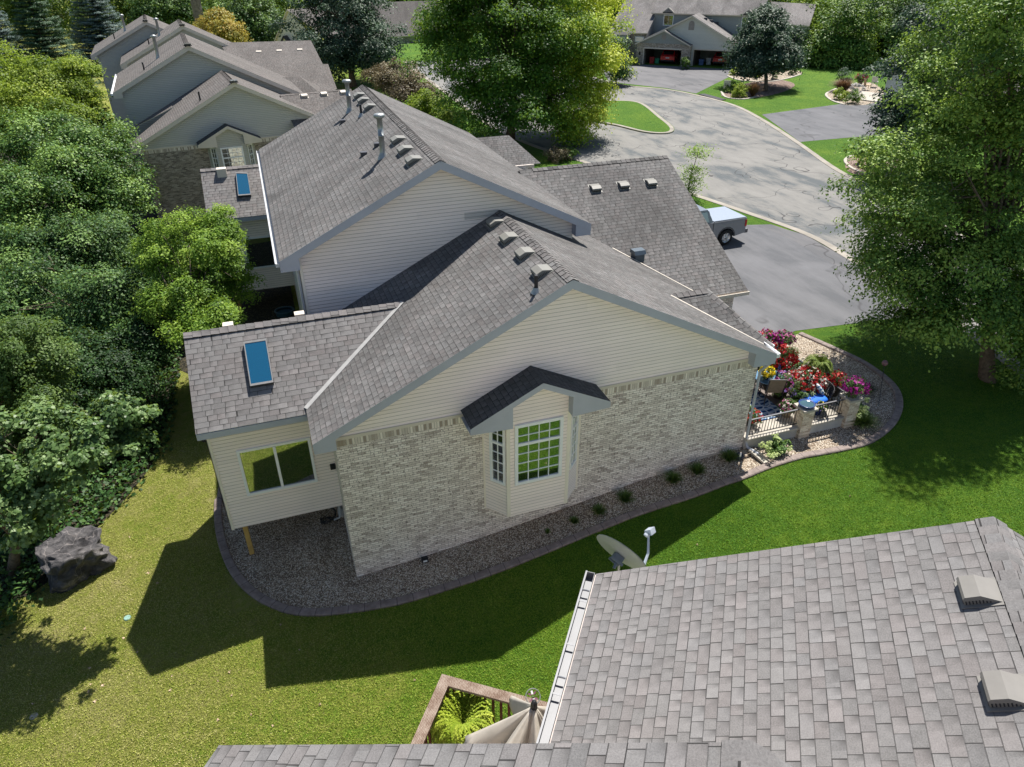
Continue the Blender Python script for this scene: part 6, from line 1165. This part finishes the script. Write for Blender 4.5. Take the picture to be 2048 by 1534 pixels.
mb = MB(); mb.poly(fq_([(-.3, yu, 1.5), (13.2, yu, 1.5), (13.2, yu, 5.15), (-.3, yu, 5.15)])); mb.poly(fq_([(13.2, yu, -1), (13.2, yu+9, -1), (13.2, yu+9, 5.1), (13.2, yu+4.5, 7.6), (13.2, yu, 5.1)])); mb.poly(fq_([(-.3, yu+9, -1), (-.3, yu, 1.5), (-.3, yu, 5.1), (-.3, yu+4.5, 7.6), (-.3, yu+9, 5.1)])); mb.poly(fq_([(-.3, yu, 1.5), (-.3, yu, -1), (-.3, 1.9, -1), (-.3, 1.9, 2.8), (-.3, yu, 4.4)])); mb.poly(fq_([(-.3, yu+.02, 1.6), (13.2, yu+.02, 1.6), (13.2, yu+.02, -1), (-.3, yu+.02, -1)])); mb.build('upper_wall', SIDF, far)
mb = MB(); mb.slab(fq_([(-.7, yu-.4, 5.0), (13.6, yu-.4, 5.0), (13.6, yu+4.5, 7.7), (-.7, yu+4.5, 7.7)]), .16, 0, 1); mb.slab(fq_([(-.7, yu+4.5, 7.7), (13.6, yu+4.5, 7.7), (13.6, yu+9.4, 5.0), (-.7, yu+9.4, 5.0)]), .16, 0, 1); mb.build('main_roof', [SHF, TR], far)
for x in (.95, 11.1): window(far, Q(x, yu-.02, 3.5), (1, 0, 0), 1.35, 1.3, 2, 1, .09)
for x in (1.6, 11.9):
    mb = MB(); mb.extr(fq_([(x-.75, yu-.45, 5.12), (x, yu-.45, 5.62), (x+.75, yu-.45, 5.12)]), (0, 1.4, .0)); mb.build('roof_peak', [SHF], far)
    mb = MB(); mb.extr(fq_([(x-.85, yu-.5, 5.08), (x, yu-.5, 5.70), (x, yu-.5, 5.60), (x-.70, yu-.5, 5.08)]), (0, .05, 0)); mb.extr(fq_([(x+.85, yu-.5, 5.08), (x, yu-.5, 5.70), (x, yu-.5, 5.60), (x+.70, yu-.5, 5.08)]), (0, .05, 0)); mb.build('peak_trim', TR, far)
for k, (x, y) in enumerate(((6.9, 3.2), (7.5, 4.0), (8.1, 4.8))):
    mb = MB(); z_ = 5.15-(x-5.7)*.5; mb.box(Q(x-.2, y-.25, z_-.1), Q(x+.2, y+.1, z_+.2)); mb.build('roof_vent', plain('vent_dark', (.07, .07, .08), .5), far)
# left wing with turret, right wing
mb = MB(); mb.slab(fq_([(-5.6, 1.8, 2.65), (-.2, 1.8, 2.85), (-.2, 9, 6.6), (-5.6, 9, 6.4)]), .14, 0, 1); mb.slab(fq_([(-5.6, 9, 6.4), (-.2, 9, 6.6), (-.2, 15, 3), (-5.6, 15, 3)]), .14, 0, 1); mb.build('left_roof', [SHF, TR], far)
mb = MB(); mb.poly(fq_([(-5.3, 2.2, -.8), (-.3, 2.2, -.8), (-.3, 2.2, 2.8), (-5.3, 2.2, 2.7)])); mb.poly(fq_([(-5.3, 14, -.8), (-5.3, 2.2, -.8), (-5.3, 2.2, 2.7), (-5.3, 9, 6.2), (-5.3, 14, 3)])); mb.build('left_wall', BRF, far)
cx_, cy_ = -3.6, 1.6; m_ = MB(); rr_ = 1.35; an = [PI+PI*i/4 for i in range(5)]
for a, b in zip(an, an[1:]):
    m_.poly(fq_([(cx_+rr_*math.cos(a), cy_+rr_*math.sin(a), 2.65), (cx_+rr_*math.cos(b), cy_+rr_*math.sin(b), 2.65), (cx_, cy_+1.2, 4.35)]))
m_.build('turret_roof', SHF, far); m_ = MB()
for a, b in zip(an, an[1:]): m_.poly(fq_([(cx_+1.15*math.cos(a), cy_+1.15*math.sin(a), -.8), (cx_+1.15*math.cos(b), cy_+1.15*math.sin(b), -.8), (cx_+1.15*math.cos(b), cy_+1.15*math.sin(b), 2.65), (cx_+1.15*math.cos(a), cy_+1.15*math.sin(a), 2.65)]))
m_.build('turret_wall', SIDF, far)
for i in (0, 1, 2, 3):
    a, b = an[i], an[i+1]; A_ = np.array([cx_+1.17*math.cos(a), cy_+1.17*math.sin(a), .75+.1]); B_ = np.array([cx_+1.17*math.cos(b), cy_+1.17*math.sin(b), .75+.1]); u_ = (B_-A_)/np.linalg.norm(B_-A_); window(far, A_+u_*.2, u_, .48, 2.1, 1, 4, .06)
window(far, Q(-1.9, 2.17, 1.7), (1, 0, 0), 1.2, .65, 1, 1, .09)
mb = MB(); mb.slab(fq_([(13.4, 6.5, 4.2), (19.3, 6.5, 3.9), (19.3, 12, 6.0), (13.4, 12, 6.2)]), .14, 0, 1); mb.build('right_roof', [SHF, TR], far); mb = MB(); mb.poly(fq_([(13.2, 6.9, -1), (19, 6.9, -1), (19, 6.9, 4), (13.2, 6.9, 4.2)])); mb.poly(fq_([(19, 6.9, -1), (19, 12, -1), (19, 12, 5.8), (19, 6.9, 3.9)])); mb.build('right_wall', SIDF, far)
def small_car(loc, rz, col, label):
    o = empty('parked_car', loc, rz, label, 'car'); pm = plain('paint_'+'%.2f' % col[0]+'%.2f' % col[2], col, .2, .7, .2, .03)
    car_body(o, [(0, .55), (.05, .35)]+arc(.85, .38, .34)+arc(3.5, .38, .34)+[(4.4, .38), (4.5, .7), (4.3, .95), (3.4, 1.05), (2.7, 1.52), (.75, 1.62), (.25, 1.15), (.03, .98)], .92, pm, None, 'body', .32, 1.0)
    MB().obox((.22, -.66, 1.14), (0, 1.32, 0), (.43, 0, .40), (-.03, 0, .03)).build('rear_window', GLK, o)
    for s_ in (1, -1): wheel(o, (.85, s_*.82, .34), .33, .2, -s_); wheel(o, (3.5, s_*.82, .34), .33, .2, -s_); MB().box((-.02, s_*.60, .85), (.12, s_*.93, 1.02)).build('taillight', plain('tail_light', (.35, .01, .01), .2), o)
    MB().box((-.03, -.24, .72), (.03, .24, .86)).build('number_plate', plain('plate_white', (.7, .7, .68), .5), o); MB().box((-.05, -.88, .36), (.1, .88, .55)).build('bumper', BLACK, o, bevel=.02); return o
def fw(x, y, z=-.74): p = GG+dF*x+np.array([-dF[1], dF[0], 0])*y; return (p[0], p[1], z)
small_car(fw(2.9, 1.3, -.74), aF+PI/2, (.55, .015, .02), 'bright red hatchback parked in the left open garage'); small_car(fw(9.6, 2.0, -.74), aF+PI/2, (.42, .012, .02), 'dark red car parked in the right open garage')
for (x, y, c, lbl, h_) in ((.9, 1.2, (.35, .02, .02), 'small red bin inside the left open garage', .8), (1.5, 1.6, (.02, .25, .14), 'small green bin inside the left open garage', .6), (7.2, 2.2, (.08, .14, .3), 'blue box just inside the right open garage', .7), (8.0, 3.0, (.5, .5, .5), 'pale box inside the right open garage beside the dark red car', .8)):
    p = fw(x, y); o = empty('storage_bin', p, aF, lbl, 'bin'); MB().extr([(-.25, -.22, 0), (.25, -.22, 0), (.3, -.22, h_), (-.3, -.22, h_)], (0, .44, 0)).build('bin_body', plain('bin_%d' % int(x*10), c, .5), o); MB().box((-.32, -.26, h_), (.32, .26, h_+.05)).build('lid', plain('bin_%d' % int(x*10), c, .5), o)
# white gable house and brown roofed house far behind
wh = empty('house', atd(572, 60, 103), 0, 'white gabled house peeking out behind the dark round tree', 'house'); wp = atd(573, 19, 103); zb = -1.2-wp[2]; wh.location = tuple(wp); wh.rotation_euler.z = -.8
MB().poly([(-3.1, .3, zb), (3.4, .3, zb), (3.4, .3, -3.0), (0, .3, -.1), (-3.1, .3, -4.0)]).poly([(-3.1, 9, zb), (-3.1, .3, zb), (-3.1, .3, -4), (-3.1, 9, -4)]).build('wall', SIDW, wh)
MB().slab([(-3.4, 0, -4.3), (0, 0, 0), (0, 10, 0), (-3.4, 10, -4.3)], .14, 0, 1).slab([(0, 0, 0), (9, 0, -4.5), (9, 10, -4.5), (0, 10, 0)], .14, 0, 1).build('roof', [SH['far'], TRIMB], wh)
MB().slab([(-2.2, -.6, -4.9), (-.9, -.6, -3.4), (-.9, .3, -3.4), (-2.2, .3, -4.9)], .12).slab([(-.9, -.6, -3.4), (.4, -.6, -4.9), (.4, .3, -4.9), (-.9, .3, -3.4)], .12).build('bay_roof', SH['dark'], wh)
MB().poly([(-2.0, -.3, -7), (.2, -.3, -7), (.2, -.3, -4.8), (-.9, -.3, -3.6), (-2.0, -.3, -4.8)]).build('bay_wall', SIDW, wh)
bh = empty('house', atd(835, 40, 118), 0, 'long brown roofed house glimpsed between the dark tree and centre maple', 'house'); bp = atd(800, 3, 118); bh.location = tuple(bp); bh.rotation_euler.z = .1; zb = -.8-bp[2]
MB().slab([(-9, -6, -4.6), (9, -6, -4.6), (7, 0, 0), (-9, 0, 0)], .2, 0, 1).slab([(-9, 0, 0), (7, 0, 0), (9, 6, -4.6), (-9, 6, -4.6)], .2, 0, 1).slab([(7, 0, 0), (9, -6, -4.6), (9, 6, -4.6)], .2, 0, 1).build('roof', [SH['far'], TRIMB], bh)
MB().box((-8.5, -5.5, zb), (8.5, 5.5, -4.3)).build('wall', BRF, bh)
for x in (1.0, 4.6): window(bh, (x, -5.52, -6.6), (1, 0, 0), 1.3, 1.4, 2, 1)
# right neighbour house behind the maple, with its little patio
rn = empty('house', (0, 0, 0), 0, 'neighbour house with pale gable end mostly hidden by the right trees', 'house'); e0 = onz(1763, 150, 2.1); p0 = onz(1830, 97, 5.0)
dv = np.array([p0[0]-e0[0], p0[1]-e0[1], 0]); Lh = np.linalg.norm(dv); dv /= Lh; nv = np.array([-dv[1], dv[0], 0]); rn.location = tuple(e0); rn.rotation_euler.z = math.atan2(dv[1], dv[0]); hz_ = p0[2]-e0[2]
MB().slab([(0, 0, 0), (Lh, 0, hz_), (Lh, 9, hz_), (0, 9, 0)], .14, 0, 1).slab([(Lh, 0, hz_), (2*Lh, 0, 0), (2*Lh, 9, 0), (Lh, 9, hz_)], .14, 0, 1).build('roof', [SH['far'], TRIM], rn); MB().poly([(.5, .4, -3), (2*Lh-.5, .4, -3), (2*Lh-.5, .4, .1), (Lh, .4, hz_-.15), (.5, .4, .1)]).poly([(.5, 9, -3), (.5, .4, -3), (.5, .4, .1), (.5, 9, .1)]).build('wall', SIDW, rn)
MB().extr([(0, -.01, -.17), (Lh, -.01, hz_-.17), (Lh, -.01, hz_-.42), (0, -.01, -.42)], (0, .05, 0)).build('rake_board', TRIM, rn)
# ================================================================ far planting and small things
def far_bush(px, py, r_, hz2, mat, lbl, seed, leaf=.12, n=1800, name='shrub', cat='shrub', grp=None):
    q = onz(px, py, -.7); return bush(name, lbl, q, r_, r_, hz2, n, leaf, mat, seed, cat, group=grp)
L_BRN = LF('blade_bronze', (.05, .025, .015), (.15, .085, .045), (.28, .19, .12), trans=.15, tcol=(.3, .15, .05)); L_TAN = LF('blade_tan', (.10, .14, .03), (.24, .26, .08), (.48, .42, .24), trans=.3, tcol=(.5, .4, .2))
far_bush(1477, 194, .95, .62, L_YEL, 'round yellow green bush in the island bed by the pear tree', 700, n=2600); far_bush(1463, 184, .85, .55, L_MAPLE, 'round dark green bush behind the yellow green one in the island bed', 701)
q = onz(1505, 193, -.7); tuft('ornamental_grass', 'bronze ornamental grass in the island bed by the pear tree', q, 1.0, 1.5, 700, L_BRN, 702, 'grass', width=.03)
far_bush(1369, 138, .75, .8, L_MAPLE, 'round green shrub between the two open garages', 703); far_bush(1262, 130, .9, .55, L_YEL, 'low light green shrub left of the brick garage pillar', 704); far_bush(1550, 158, .6, .8, L_DARK, 'dark shrub under the right side of the pear tree', 705)
for k, (px, py) in enumerate(((1468, 150), (1490, 153), (1585, 150), (1513, 155))): far_bush(px, py, .55, .45, (L_LIME, L_MAPLE, L_DARK, L_YEL)[k], ('lime green shrub in the bed right of the far garage', 'mid green shrub in the bed right of the far garage', 'dark shrub at the right end of the far garage bed', 'yellow green shrub behind the pear trunk')[k], 710+k, n=900)
q = onz(1452, 184, -.7); o = empty('yard_sign', q, aF, 'small white sign standing left of the island bed', 'sign'); MB().box((-.35, -.03, .35), (.35, .03, 1.15)).build('sign_panel', plain('sign_white', (.62, .58, .50), .6), o); MB().box((-.03, -.03, 0), (.03, .03, .36)).build('post', WOODP, o)
for (px, py), lbl in (((1482, 181), 'grey utility pedestal behind the island bed bushes'), ((1740, 312), 'grey green utility pedestal behind the small bed by the right maple'), ((1761, 332), 'blue grey utility pedestal at the edge of the right maple foliage')):
    q = onz(px, py, -.7); o = empty('utility_pedestal', q, .3, lbl, 'utility box'); MB().extr([(-.14, -.12, 0), (.14, -.12, 0), (.14, -.12, .8), (.08, -.12, .95), (-.08, -.12, .95), (-.14, -.12, .8)], (0, .24, 0)).build('cabinet', plain('pedestal_grey', (.28, .31, .30), .6), o)
q = onz(1718, 325, -.7); tuft('ornamental_grass', 'upright feathery tan grass in the small bed by the right maple', q, .42, 1.7, 420, L_TAN, 720, 'grass', width=.022, droop=.1); far_bush(1744, 336, .72, .5, L_YEL, 'low yellow green shrub beside the tan feathery grass', 721); 
q = onz(1685, 184, -.7); tuft('ornamental_grass', 'dark bronze grass in front of the far patio', q, 1.5, 1.4, 900, L_BRN, 722, 'grass', width=.04); far_bush(1680, 199, .75, .5, L_YEL, 'low green plant at the tip of the far patio bed', 723); far_bush(1706, 206, .8, .55, L_MAPLE, 'green leafy plant nearest the far driveway', 724); far_bush(1683, 171, .95, .85, L_BLUE, 'grey green round bush at the back of the far patio bed', 725); far_bush(1712, 190, .6, .55, fmat('petal_pale', (.62, .60, .58)), 'white flowered plant in the far patio bed', 726)
pf = empty('patio', onz(1745, 195, -.65), .4, 'small pale stone patio at the neighbour house corner', 'patio'); MB().box((-2.2, -2.4, -.1), (2.6, 3, .06)).build('patio_slab', CONC, pf); MB().box((-2.2, -2.5, .06), (-1.75, -2.05, .95)).build('pillar', BRP, pf)
for k, ((px, py), lbl) in enumerate((((1733, 178), 'tan chair on the far patio by the neighbour wall'), ((1748, 172), 'white chair on the far patio by the neighbour wall'))):
    q = onz(px, py, -.59); o = empty('patio_chair', q, 1.2+k, lbl, 'chair'); cm = plain('far_chair_%d' % k, ((.45, .32, .2), (.6, .6, .58))[k], .7); MB().box((-.3, -.3, .4), (.3, .3, .46)).build('seat', cm, o); MB().obox((-.3, .25, .46), (.6, 0, 0), (0, .1, .55), (0, .04, 0)).build('backrest', cm, o)
    for x in (-.26, .26):
        for y in (-.26, .26): MB().box((x-.02, y-.02, 0), (x+.02, y+.02, .4)).build('leg', cm, o)
q = onz(1720, 168, -.6); potted('flower_pot', 'orange and pink flowers at the back of the far patio', q, .3, .4, POTT, .55, .4, LG, [(F_COR, .5), (F_PINK, .4)], 730, nf=60, fsz=.12, lsz=.1)
far_bush(1112, 322, .9, .5, L_PURP, 'low dark mixed shrub by the kerb, between garage ridge and maple', 731); far_bush(1135, 318, .6, .35, L_MAPLE, 'low green plant right of the dark shrub by the kerb', 732)
# sapling at the kerb behind the garage ridge
sb = np.array(onz(1372, 400, -.7)); tp = atd(1398, 300, np.dot(sb-CPOS, _f)-1.2)
root = empty('sapling', sb, 0, 'thin bright green sapling standing at the kerb behind the garage roof', 'sapling'); MB().tube([(0, 0, 0), tuple((tp-sb)*.5+[-.1, 0, 0]), tuple(tp-sb)], [.05, .03, .01], 6).build('trunk', BARK, root)
Cs = []; r = np.random.default_rng(9)
for f, s_ in ((1.0, .42), (.9, .36), (.62, .34), (.52, .42), (.40, .36), (.3, .40), (.2, .34), (.1, .3)): Cs.append(np.array((tp-sb)*f)+r.normal(size=(260, 3))*[s_, s_, s_*.38])
Cc = np.vstack(Cs); leafcloud('crown', Cc, np.array([0, 0, 1])+r.normal(size=Cc.shape)*.4, .15, r.normal(.6, .2, len(Cc)), bpy.data.materials['leaf_bright'], root, .4)
